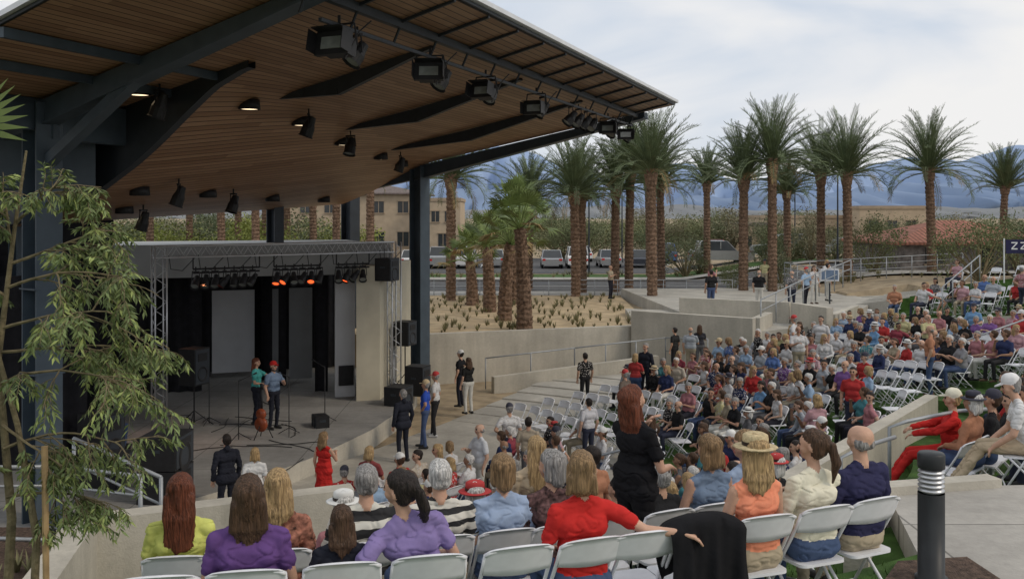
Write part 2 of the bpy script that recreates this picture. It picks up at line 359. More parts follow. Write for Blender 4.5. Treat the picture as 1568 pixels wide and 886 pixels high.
mb=MB()
def tuft(mb,x,y,z,h,n=14,mi=0):
    for k in range(n):
        a=random.uniform(0,6.28); l=h*random.uniform(.6,1.1); sp=random.uniform(.2,.8)
        d=Vector((math.cos(a)*sp,math.sin(a)*sp,1)).normalized()*l; s=Vector((-math.sin(a),math.cos(a),0))*.03
        p=Vector((x,y,z)); mb.add([p-s,p+s,p+d],[(0,1,2)],mi)
for _ in range(230):
    x=random.uniform(-4,5.3); y=random.uniform(36.4,53)
    if y<35.9+(x+3.4)*.36: continue
    tuft(mb,x,y,1.2,random.uniform(.12,.42),18,0)
mb.obj('desert_grass_tufts',[M['tuft']])
mb=MB()
for _ in range(60):
    x=random.uniform(-9,-5.2); y=random.uniform(8,13); tuft(mb,x,y,1.25,.3,14)
mb.obj('ground_cover_plants',[M['tuft']])
mb=MB()
for _ in range(9000):
    r=random.uniform(12.5,18.2); ph=random.uniform(-84,-52); x,y=pol(r,ph)
    if x>2.6+ (y-5)*.15 : continue
    z=gz(x,y); a=random.uniform(0,6.28); h=random.uniform(.03,.06); c=Vector((x,y,z)); s_=Vector((math.cos(a),math.sin(a),0))*.006
    mb.add([c-s_,c+s_,c+Vector((random.uniform(-.02,.02),random.uniform(-.02,.02),h))],[(0,1,2)])
mb.obj('grass',[M['grass']])
# ------------------------------------------------------------------ stage
edge=[(-9.8,16.4),(-7.1,18.0),(-5.5,20.4),(-4.4,23),(-3.6,25.6),(-3.1,28.5),(-3.0,31.5),(-3.3,34)]
mb=MB(); mb.prism([(-20,16.4)]+edge+[(-3.4,38),(-20,38)],-.5,0,0,1); mb.obj('stage_platform',[M['wall'],M['stagefl']])
mb=MB()
A=Vector((-10.9,28.0)); B=Vector((-4.0,30.5)); dd=(B-A).normalized(); nn=Vector((-dd.y,dd.x))
def P2(u,v): q=A+dd*u+nn*v; return (q.x,q.y)
Wd=(B-A).length
mb.prism([P2(-.3,0),P2(Wd+.3,0),P2(Wd+.3,.35),P2(-.3,.35)],3.72,4.66,0)
mb.prism([P2(-6,.4),P2(Wd+.2,.4),P2(Wd+.2,7),P2(-6,7)],4.35,4.60,0)
mb.prism([P2(-6,6.6),P2(Wd,6.6),P2(Wd,7),P2(-6,7)],0,4.35,1)
mb.prism([(-11.2,28.0),(-15.5,19.5),(-15.8,19.7),(-11.5,28.3)],0,5.5,1)
mb.prism([(-15.5,19.5),(-19,19.5),(-19,19.8),(-15.8,19.8)],0,6.6,1)
mb.prism([(-4.62,29.55),(-3.95,29.75),(-3.42,33.6),(-4.1,33.6)],0,4.0,2)
mb.box((-3.72,31.2,1.0),(.02,.75,2.0),-.136,3)
mb.prism([P2(5.95,.15),P2(6.55,.15),P2(6.55,.25),P2(5.95,.25)],.0,3.7,4)
mb.prism([P2(6.05,.08),P2(6.5,.08),P2(6.5,.14),P2(6.05,.14)],.35,.95,5)
for u0,u1,v,z0,z1,mi in((2.65,4.05,5.2,.15,2.95,4),(5.0,5.75,3.4,.1,3.1,3),(4.3,4.9,4.6,.2,3.0,3)):
    mb.prism([P2(u0,v),P2(u1,v),P2(u1,v+.1),P2(u0,v+.1)],z0,z1,mi)
mb.obj('stage_house',[M['hdr'],M['drape'],M['cream'],M['greyw'],M['screen'],M['black']])
mb=MB()
def drape(p0,p1,z0,z1,mb,amp=.07,fr=7):
    p0=Vector(p0);p1=Vector(p1);Ld=(p1-p0).length; n=int(Ld*24)+2; d=(p1-p0).normalized(); q=Vector((-d.y,d.x)); o=len(mb.v)
    for i in range(n):
        t=i/(n-1); off=math.sin(t*Ld*fr*2)*amp+math.sin(t*Ld*5.1)*amp*.4; c=p0+(p1-p0)*t+q*off
        mb.v.append((c.x,c.y,z0)); mb.v.append((c.x,c.y,z1))
    for i in range(n-1): mb.f.append((o+2*i,o+2*i+2,o+2*i+3,o+2*i+1)); mb.m.append(0)
for u0,u1,v in((0,.8,1),(1.2,2.2,2.6),(4.15,4.5,3.9),(4.55,4.8,2.6),(5.5,5.9,1.2),(-5,1,6.2),(4.6,7,6.2),(1.9,2.6,5.3)):
    drape(P2(u0,v),P2(u1,v),.02,4.3,mb)
drape((-11.2,27.8),(-15.2,19.6),0,4.5,mb); drape((-9.6,22.5),(-12.6,20.2),0,4.2,mb)
mb.obj('stage_curtain',[M['drape']],True)
# ------------------------------------------------------------------ roof
NFx,NFy=-2.75,10.2
def fr(s,t): return (NFx+7.43*s-.79*t, NFy+18.74*s+.61*t)
def drop(s,t):
    if s<.2224: return 0
    t0=4.5+4.8*(s-.2225)/.7775; ta=t-t0
    return float(np.interp(ta,[0,.8,1.6,2.55,3.3,4.6,6,9.5],[0,.12,.42,.8,1.05,1.38,1.5,1.6]))*(1-.42*(s-.2225)/.7775)
def soz(s,t): return 8.77-.07*s-.14*t-drop(s,t)
def soff(name,s0,s1,ns,ntt,tm,off=0):
    mb=MB(); uvs=[]
    for i in range(ns+1):
        s=s0+(s1-s0)*i/ns
        for j in range(ntt+1):
            t=tm*j/ntt; x,y=fr(s,t); mb.v.append((x,y,soz(s,t)+off)); uvs.append((s*20,t))
    for i in range(ns):
        for j in range(ntt):
            a=i*(ntt+1)+j; mb.f.append((a,a+1,a+ntt+2,a+ntt+1)); mb.m.append(0)
    me=mb.mesh(name,[M['wood']],True); uv=me.uv_layers.new(name='UVMap')
    for l in me.loops: uv.data[l.index].uv=uvs[l.vertex_index]
    return me
roof=bpy.data.objects.new('band_shell_roof',None); COL.objects.link(roof)
def part(me,name):
    o=place(me,name); o.parent=roof; return o
part(soff('ceiling_flat',0,.2223,6,14,14),'wood_ceiling_side')
part(soff('ceiling_shell',.2225,1.0,26,60,14),'wood_ceiling_shell')
mb=MB()
n_=40
for j in range(n_):
    t=4.3+9.7*j/n_; t2=4.3+9.7*(j+1)/n_
    x,y=fr(.2222,t); x2,y2=fr(.2222,t2)
    mb.add([(x,y,soz(.23,t)-.12),(x2,y2,soz(.23,t2)-.12),(x2,y2,soz(.1,t2)),(x,y,soz(.1,t))],[(0,1,2,3)],0)
    x3,y3=fr(.232,t); x4,y4=fr(.232,t2)
    mb.add([(x,y,soz(.23,t)-.12),(x2,y2,soz(.23,t2)-.12),(x4,y4,soz(.23,t2)-.12),(x3,y3,soz(.23,t)-.12)],[(0,1,2,3)],0)
    mb.add([(x3,y3,soz(.23,t)-.12),(x4,y4,soz(.23,t2)-.12),(x4,y4,soz(.23,t2)+.02),(x3,y3,soz(.23,t)+.02)],[(0,1,2,3)],0)
part(mb.mesh('rib',[M['steeld']]),'curved_rib')
mb=MB()
def roofpt(s,t,dz): x,y=fr(s,t); return (x,y,8.77-.07*s-.14*t+dz)
c=[roofpt(-.002,-.05,0),roofpt(1.004,-.05,0),roofpt(1.004,14.3,0),roofpt(-.002,14.3,0)]
lo=[(p[0],p[1],p[2]+.012) for p in c]; hi=[(p[0],p[1],p[2]+.06) for p in c]
mb.add(lo+hi,[(0,3,2,1),(4,5,6,7),(0,1,5,4),(1,2,6,5),(2,3,7,6),(3,0,4,7)],0)
c2=[roofpt(-.006,-.14,.062),roofpt(1.008,-.14,.062),roofpt(1.008,14.4,.062),roofpt(-.006,14.4,.062)]
hi2=[(p[0],p[1],p[2]+.075) for p in c2]
mb.add(c2+hi2,[(0,3,2,1),(4,5,6,7),(0,1,5,4),(1,2,6,5),(2,3,7,6),(3,0,4,7)],1)
part(mb.mesh('deck',[M['steeld'],M['roofm']]),'roof_deck')
mb=MB()
def sp(s,t,dz): x,y=fr(s,t); return (x,y,8.77-.07*s-.14*t+dz)
for s in(.1326,1.0):
    tc_=8.4 if s<.5 else 9.94
    mb.beam(sp(s,tc_+.3,-.28),sp(s,.9,-.1),.2,.44,0,.16)
    mb.beam(sp(s,tc_+.3,-.52),sp(s,.9,-.19),.30,.035,0)
    mb.beam(sp(s,tc_+.3,-.28),sp(s,14,-.3),.2,.44,0,.4)
for t in(5.2,6.6,8.4,10.2,12): mb.beam(sp(-.0,t,-.08),sp(.2225,t,-.08),.08,.14,0)
mb.beam(sp(.0,8.4,-.35),sp(.1326,8.4,-.35),.2,.45,0)
mb.beam(sp(.1326,8.2,-.4),sp(.2225,8.2,-.4),.25,.7,0)
for s in(.35,.567,.783):
    t0=4.5+4.8*(s-.2225)/.7775
    a=sp(s,1.6,-.02); b=sp(s,(1.6+t0)/2+.6,-.19); c_=sp(s,t0+.5,-.04)
    mb.beam(a,b,.11,.06,1,.32); mb.beam(b,c_,.11,.32,1,.06)
mb.beam(sp(.0,1.15,-.08),sp(1.0,1.15,-.08),.1,.13,1); mb.beam(sp(.15,1.3,-.36),sp(.99,1.3,-.36),.05,.05,1)
for k in range(15):
    s=.06+k*.065; mb.beam(sp(s,.0,-.015),sp(s,1.1,-.05),.04,.05,1)
    mb.beam(sp(s,1.15,-.12),sp(s,1.3,-.36),.03,.03,1)
def icol(x,y,z0,z1,w,rz=.0,mi=0):
    R=Matrix.Rotation(rz,3,'Z')
    for off in(-.5,.5):
        c=Vector((x,y,(z0+z1)/2))+R@Vector((0,off*w,0)); mb.box(c,(w*.95,.04,z1-z0),rz,mi)
    mb.box((x,y,(z0+z1)/2),(.05,w-.05,z1-z0-.004),rz,mi)
icol(-8.4,17.8,-.4,7.5,.5,.9); icol(-3.25,35.0,-.4,7.25,.5,.9)
icol(-6.2,38.2,1,6.3,.5,.9,1); icol(-12.0,24.3,0,5.6,.4,.9); icol(-7.9,33.2,4.6,5.9,.4,.9,1)
mb.beam((-8.4,17.8,6.35),sp(.1326,5.2,-.25),.2,.18,0)
for zz in(1.2,2.7,4.2,5.7): mb.box((-8.4,17.8,zz),(.56,.56,.03),.9,0)
part(mb.mesh('frame',[M['steel'],M['steeld']]),'steel_frame')
mb=MB(); mb.box((-9.3,19.3,6.55),(2.2,1.2,1.1),.45,0); mb.tube([(-13,18.2,6.9),(-9.6,19.4,6.6)],.3,12,0); part(mb.mesh('duct',[M['steel']]),'air_duct')
mb=MB()
for s,t in[(.19,6.8),(.31,6.0),(.44,6.7),(.60,7.8),(.78,8.9),(.9,9.6),(.3,9.6),(.45,10.4),(.65,11.6),(.85,12.6),(.36,11.8)]:
    x,y=fr(s,t); z=soz(s,t)
    mb.lathe([(.0,.06),(.2,.05),(.22,-.14),(.19,-.15)],(x,y,z),14,0); mb.lathe([(.185,-.13),(.001,-.12)],(x,y,z),14,1)
mb.obj('ceiling_downlights',[M['black'],M['warm']],True)
def flood(name,x,y,z,rz,w=.6,tilt=.6):
    mb=MB(); R=Matrix.Rotation(rz,3,'Z')@Matrix.Rotation(-tilt,3,'X')
    def tr(p): return R@Vector(p)
    mb.box((0,0,-.3),(w*.8,.22,w*.5),0,0,R)
    mb.box(tr((0,.14,0))+Vector((0,0,-.3)),(w*1.1,.08,w*.66),0,0,R)
    mb.box(tr((0,.186,0))+Vector((0,0,-.3)),(w*.7,.012,w*.34),0,1,R)
    for a in(-1,1):
        mb.box(tr((a*w*.56,.27,0))+Vector((0,0,-.3)),(.012,.2,w*.6),0,0,R)
    mb.box(tr((0,.27,w*.34))+Vector((0,0,-.3)),(w,.2,.012),0,0,R)
    for k in range(5): mb.box(tr((-w*.32+k*w*.16,-.13,0))+Vector((0,0,-.3)),(.03,.08,w*.4),0,0,R)
    for a in(-1,1):
        mb.beam(tr((a*w*.6,.0,0))+Vector((0,0,-.3)),tr((a*w*.5,0,0))+Vector((0,0,.02)),.025,.025,0)
    mb.beam(tr((-w*.5,0,0))+Vector((0,0,0.02)),tr((w*.5,0,0))+Vector((0,0,.02)),.025,.025,0); mb.beam((0,0,0),(0,0,.15),.04,.04,0)
    pts=[(0,0,-.2),(.12,-.2,-.5),(.3,-.1,-.1),(.45,.05,.08)]; mb.tube(pts,.012,5,0)
    mb.obj(name,[M['black'],M['lens']],False,(x,y,z))
def parcan(name,x,y,z,rz,tilt=.9,r=.11,lit=None,ln=.34):
    mb=MB(); R=Matrix.Rotation(rz,3,'Z')@Matrix.Rotation(-tilt,3,'X')
    mb.lathe([(.001,-ln*.6),(r*.6,-ln*.55),(r*.75,-ln*.2),(r,ln*.05),(r*1.05,ln*.5),(r*1.2,ln*.5),(r*1.2,ln*.53),(r*.9,ln*.4)],(0,0,-.28),12,0,R)
    mb.lathe([(r*.95,ln*.42),(.001,ln*.42)],(0,0,-.28),12,1,R)
    for a in(-1,1): mb.beam(R@Vector((a*r*1.15,0,0))+Vector((0,0,-.28)),(math.cos(rz)*a*r*.9,math.sin(rz)*a*r*.9,-.03),.02,.02,0)
    mb.box((0,0,-.01),(r*1.9,.05,.04),rz,0); mb.beam((0,0,0),(0,0,.12),.03,.03,0)
    mb.obj(name,[M['black'],lit or M['lens']],False,(x,y,z))
for s,wd in((.175,.52),(.32,.46)):
    x,y,z=sp(s,1.3,-.36); flood('floodlight',x,y,z,2.7 if s<.2 else 3.1,wd,-.2)
    x,y,z=sp(s+.025,1.3,-.4); parcan('stage_spotlight',x,y,z,2.2,2.5,.13)
for s in(.44,.58,.86,.95):
    x,y,z=sp(s,1.3,-.4); flood('floodlight',x,y,z,2.3+s*.8,.42,-.3+.9*(s%.2)*5*.4)
for s in(.455,.60,.70,.73,.76,.79,.885,.97):
    x,y,z=sp(s,1.3,-.4); parcan('stage_spotlight',x,y,z,2.2+random.uniform(-.5,.5),2.4,.12)
for s,t in((.20,6.4),(.42,6.1),(.58,7.2),(.345,9.2),(.50,10.4),(.38,11.5),(.82,8.6)):
    x,y=fr(s,t); z=soz(s,t)-.12; parcan('moving_light',x,y,z,random.uniform(1,3),2.8,.14,None,.42)
# ------------------------------------------------------------------ truss & stage lights
mb=MB(); a0=Vector((-9.25,25.8,4.4)); a1=Vector((-3.55,30.0,4.4)); d=(a1-a0).normalized(); q=Vector((-d.y,d.x,0))*.3; u=Vector((0,0,.3))
for a,b in((0*q,0*u),(q,0*u),(0*q,u),(q,u)): mb.tube([a0+a+b,a1+a+b],.026,8)
n=18
for i in range(n):
    p=a0+(a1-a0)*(i/n); r=a0+(a1-a0)*((i+1)/n); m_=(p+r)/2
    for o in(0*q,q): mb.tube([p+o,m_+o+u,r+o],.012,5)
    mb.tube([p,m_+q,r],.012,5); mb.tube([p+u,m_+q+u,r+u],.012,5)
for p in(a0,a1+q*.4):
    for a in(0*q,q):
        for b in(Vector((0,0,0)),d*.3): mb.tube([Vector((p.x,p.y,0))+a+b,Vector((p.x,p.y,4.7))+a+b],.024,6)
    for k in range(11):
        z=.1+k*.42; pp=Vector((p.x,p.y,z)); mb.tube([pp,pp+d*.3+Vector((0,0,.21)),pp+Vector((0,0,.42))],.011,5); mb.tube([pp,pp+q+Vector((0,0,.21)),pp+Vector((0,0,.42))],.011,5)
mb.obj('lighting_truss',[M['alu']],True)
mb=MB()
for (u0,u1) in((.14,.40),(.46,.66),(.73,.88)):
    p=a0+(a1-a0)*u0; r=a0+(a1-a0)*u1
    for zz in(-.32,-.42): mb.tube([p+Vector((0,0,zz)),r+Vector((0,0,zz))],.028,6)
    mb.tube([p,p+Vector((0,0,-.32))],.02,5); mb.tube([r,r+Vector((0,0,-.32))],.02,5)
    t=u0+.01
    while t<u1:
        p_=a0+(a1-a0)*t; parcan('par_can_light',p_.x,p_.y,p_.z-.38,2.6+random.uniform(-.5,.9),2.5+random.uniform(-.3,.2),.10,M['dimwarm'] if random.random()<.5 else None,.36); t+=.037
for k in range(9):
    t=.05+k*.11; p=a0+(a1-a0)*t; mb.tube([p+u*.2,p+Vector((.05,0,-.3)),p+d*.35+Vector((0,0,-.35)),p+d*.7],.012,5)
mb.obj('lighting_bars',[M['black']])
def speaker(name,x,y,z,w,dp,h,rz,stand=None,hang=None):
    mb=MB(); mb.box((0,0,h/2),(w,dp,h),0,0); mb.box((0,dp/2+.006,h/2),(w*.9,.012,h*.92),0,1)
    mb.lathe([(w*.33,0),(w*.30,.01),(.1,-.02),(.001,-.01)],(0,dp/2+.016,h*.3),18,0,Matrix.Rotation(-math.pi/2,3,'X'))
    mb.box((0,dp/2+.016,h*.76),(w*.6,.01,h*.22),0,0)
    for a in(-1,1): mb.box((a*(w/2+.004),0,h*.6),(.01,.16,.06),0,1)
    if stand:
        mb.tube([(0,0,-stand+.1),(0,0,0)],.02,8,0)
        for k in range(3):
            a=k*2.094+.4; mb.tube([(0,0,-stand*.62),(math.cos(a)*.5,math.sin(a)*.5,-stand)],.014,6,0)
            mb.tube([(0,0,-stand*.88),(math.cos(a)*.28,math.sin(a)*.28,-stand*.79)],.01,6,0)
    if hang:
        for a in(-1,1): mb.tube([(a*w*.3,0,h),(a*w*.3,0,h+hang)],.012,5,0)
    mb.obj(name,[M['black'],M['steeld']],False,(x,y,z),rz)
rzst=math.radians(-110)
speaker('pa_speaker',-3.75,29.9,3.55,.62,.5,.68,rzst,hang=.3)
speaker('pa_speaker',-3.35,31.2,1.45,.62,.5,.75,rzst,stand=1.45)
speaker('pa_speaker',-8.3,26.0,1.1,.62,.5,.95,rzst,stand=1.1)
speaker('subwoofer',-6.75,19.4,.0,.95,.75,.62,rzst+.3); speaker('subwoofer',-6.75,19.4,.64,.95,.75,.62,rzst+.3)
speaker('subwoofer',-3.3,29.0,0,.7,.6,.55,rzst); speaker('stage_monitor',-2.9,30.6,0,.6,.6,.9,rzst)
speaker('subwoofer',-8.3,20.4,.0,.9,.75,.62,rzst+.3); speaker('amplifier_rack',-9.2,22.3,0,.7,.7,1.1,rzst)
speaker('stage_monitor',-5.0,26.0,.0,.5,.35,.3,2)
for x,y in((-5.6,25.0),(-6.7,24.4),(-5.0,26.6),(-8.0,26.3)):
    mb=MB(); mb.tube([(0,0,.02),(0,0,1.45)],.012,8); mb.tube([(0,0,1.45),(.35,.1,1.6)],.009,6); mb.tube([(.33,.1,1.59),(.42,.12,1.63)],[.016,.024],8)
    for k in range(3): a=k*2.094; mb.tube([(0,0,.18),(math.cos(a)*.3,math.sin(a)*.3,.012)],.01,6)
    mb.obj('microphone_stand',[M['black']],True,(x,y,0),random.uniform(0,3))
mb=MB()
mb.lathe([(.001,-.05),(.17,-.05),(.19,0),(.17,.05),(.001,.05)],(0,0,.35),18,0,Matrix.Rotation(math.pi/2,3,'X'))
mb.lathe([(.001,-.045),(.13,-.045),(.14,0),(.13,.045),(.001,.045)],(0,0,.6),18,0,Matrix.Rotation(math.pi/2,3,'X'))
mb.box((0,.02,.95),(.05,.03,.6),0,1); mb.box((0,.02,1.28),(.08,.03,.14),0,1)
for a in(-1,1): mb.tube([(0,.08,.5),(a*.2,.2,0)],.012,6,1)
mb.tube([(0,.08,.5),(0,-.25,0)],.012,6,1)
mb.obj('guitar',[mat('guitar_wood',(.25,.06,.025),.3,.2,4),M['black']],True,(-6.2,24.6,0),-.5)
mb=MB(); 
for k in range(12):
    pts=[Vector((random.uniform(-9,-4.6),random.uniform(22.5,28),.012))]
    a=random.uniform(0,6.28)
    for j in range(6):
        a+=random.uniform(-.4,.4); nxt=pts[-1]+Vector((math.cos(a)*.3,math.sin(a)*.3,0))
        if nxt.x>-4.6 or nxt.x<-9.6: break
        pts.append(nxt)
    if len(pts)>1: mb.tube(pts,.010,5)
mb.obj('stage_cables',[M['black']])
sp_=bpy.data.lights.new('amber_stage_lamp','SPOT'); sp_.energy=260; sp_.color=(1,.35,.15); sp_.spot_size=1.0; sp_.shadow_soft_size=.1; sp_.spot_blend=.6
spo=bpy.data.objects.new('amber_stage_lamp',sp_); COL.objects.link(spo); spo.location=(-8.2,26.5,3.7); spo.rotation_euler=((Vector((-8.2,26.5,3.7))-Vector((-8.0,25.2,0))).to_track_quat('Z','Y')).to_euler()
# ------------------------------------------------------------------ rails
def rail(name,pts,h,rails,post=1.5,r=.024,m='galv',zf=None):
    mb=MB()
    for a,b in zip(pts[:-1],pts[1:]):
        a=Vector(a);b=Vector(b);Ln=(b-a).length; k=max(1,int(Ln/post))
        for i in range(k+1):
            p=a+(b-a)*i/k; mb.tube([p-Vector((0,0,.1)),p+Vector((0,0,h))],r,6)
        for f in rails: mb.tube([a+Vector((0,0,h*f)),b+Vector((0,0,h*f))],r*(1 if f==1 else .7),6)
    return mb.obj(name,[M[m]],True)
rail('handrail',[(-9,13.8,1.05),(-6.4,13.9,1.05),(-5.0,13.4,1.05)],.95,[1,.72,.1],1.3,.03)
rail('stair_handrail',[(-6.6,15.0,1.2),(-4.9,13.9,.9)],.95,[1,.6],1.6,.028)
rail('handrail',[(-8.5,12.7,.5),(-5.4,12.4,.5)],.95,[1,.5],1.3,.028)
rail('ramp_handrail',[(-.9,33.9,-.3),(2.2,35.0,-.1),(5.6,36.3,.1)],.95,[1],1.1,.025)
rail('ramp_handrail',[(5.6,36.3,.1),(6.9,35.1,.2)],.95,[1,.5],1.1,.025)
rail('street_fence',[(-8,54.2,1.0),(12,54.2,1.0)],1.0,[1,.75,.5,.25],1.2,.025)
rail('street_fence',[(14.5,47,1.8),(14.5,53,1.8),(24,53,2.3)],1.2,[1,.75,.5,.25],1.2,.025)
rail('terrace_handrail',[(8.9,35.6,1.5),(12.5,41,2.1),(16,47,2.4)],1.0,[1,.6],1.4,.025)
rail('aisle_handrail',[(16,37,1.9),(19.5,41.5,2.9)],.95,[1,.5],1.4,.025)
rail('aisle_handrail',[(12,26.5,1.2),(14.5,27.5,1.8),(17,28.5,2.1)],.95,[1],1.4,.025)
rail('aisle_handrail',[(1.9,13.6,1.5),(.2,16.2,.4)],.9,[1],1.4,.022)
mb=MB()
pts=[(4.55,12.0,2.1),(4.55,12.0,2.95),(4.75,12.0,3.02),(5.6,12.5,3.05),(6.2,12.9,3.0)]
mb.tube(pts,.024,8); mb.tube([(6.2,12.9,3.0),(6.2,12.9,2.1)],.024,8); mb.tube([(3.6,10.9,1.9),(3.6,10.9,2.85),(3.9,11.1,2.92),(4.5,11.7,2.9)],.024,8); mb.obj('aisle_handrail',[M['galv']],True)
mb=MB(); mb.lathe([(.12,0),(.12,.02),(.098,.02),(.098,.66)],(0,0,0),28,0)
for k in range(5): mb.lathe([(.075,.67+k*.035),(.097,.675+k*.035),(.097,.685+k*.035),(.075,.70+k*.035)],(0,0,0),28,1)
mb.lathe([(.07,.66),(.07,.86)],(0,0,0),20,2)
mb.lathe([(.09,.845),(.1,.85),(.1,.95),(.09,.965),(.001,.97)],(0,0,0),28,0)
mb.obj('bollard_light',[mat('charcoal_paint',(.03,.033,.036),.45,.15,8),M['alu'],M['lens']],True,(3.2,7.6,2.73))
# ------------------------------------------------------------------ folding chair
def chair_mesh():
    mb=MB(); w=.215
    for a in(-1,1):
        mb.tube([(a*w,.24,.012),(a*w,-.02,.46),(a*w,-.17,.70),(a*(w-.005),-.215,.80)],.0125,7)
        mb.tube([(a*(w-.025),-.27,.012),(a*(w-.025),.16,.43)],.0125,7)
        mb.lathe([(.02,0),(.02,.03)],(a*w,.245,0),8); mb.lathe([(.02,0),(.02,.03)],(a*(w-.025),-.275,0),8)
    mb.tube([(-w,.19,.10),(w,.19,.10)],.009,6); mb.tube([(-w+.02,-.2,.11),(w-.02,-.2,.11)],.009,6)
    pts=[]
    for k in range(13):
        t=k/12; x=-w+2*w*t; z=.80+.035*math.sin(math.pi*t)**.5; pts.append((x,-.215-.03*math.sin(math.pi*t)-.01,z))
    mb.tube(pts,.0135,7)
    o=len(mb.v); nX,nZ=12,5
    for side in(0,1):
        for i in range(nX+1):
            for j in range(nZ+1):
                t=i/nX; x=(-w+.004)+2*(w-.004)*t; zz=.665+(.15+.03*math.sin(math.pi*t)**.5)*j/nZ - (.012*math.sin(math.pi*t) if j==0 else 0)
                y=-.152-(zz-.655)*.42-.035*math.sin(math.pi*t)-side*.014
                mb.v.append((x,y,zz))
    n1=(nX+1)*(nZ+1)
    for i in range(nX):
        for j in range(nZ):
            a=o+i*(nZ+1)+j; mb.f.append((a,a+nZ+1,a+nZ+2,a+1)); mb.m.append(0)
            b=a+n1; mb.f.append((b,b+1,b+nZ+2,b+nZ+1)); mb.m.append(0)
    for i in range(nX):
        for j in(0,nZ):
            a=o+i*(nZ+1)+j; mb.f.append((a,a+n1,a+n1+nZ+1,a+nZ+1)); mb.m.append(0)
    poly=[]
    for cx,cy,a0_ in((.15,.16,0),(-.15,.16,90),(-.14,-.15,180),(.14,-.15,270)):
        for k in range(5):
            a=math.radians(a0_+k*22.5); poly.append((cx+.05*math.cos(a),cy+.05*math.sin(a)))
    mb.prism(poly,.425,.445); mb.add([(p[0],p[1],.425) for p in poly],[tuple(range(len(poly)))[::-1]])
    return mb.mesh('folding_chair',[M['white']],True)
CH=chair_mesh()
for p in CH.polygons:
    if len(p.vertices)>8 or (abs(p.normal.z)>.95 and len(p.vertices)>4): p.use_smooth=False
def facing(fx,fy): return math.atan2(-fx,fy)
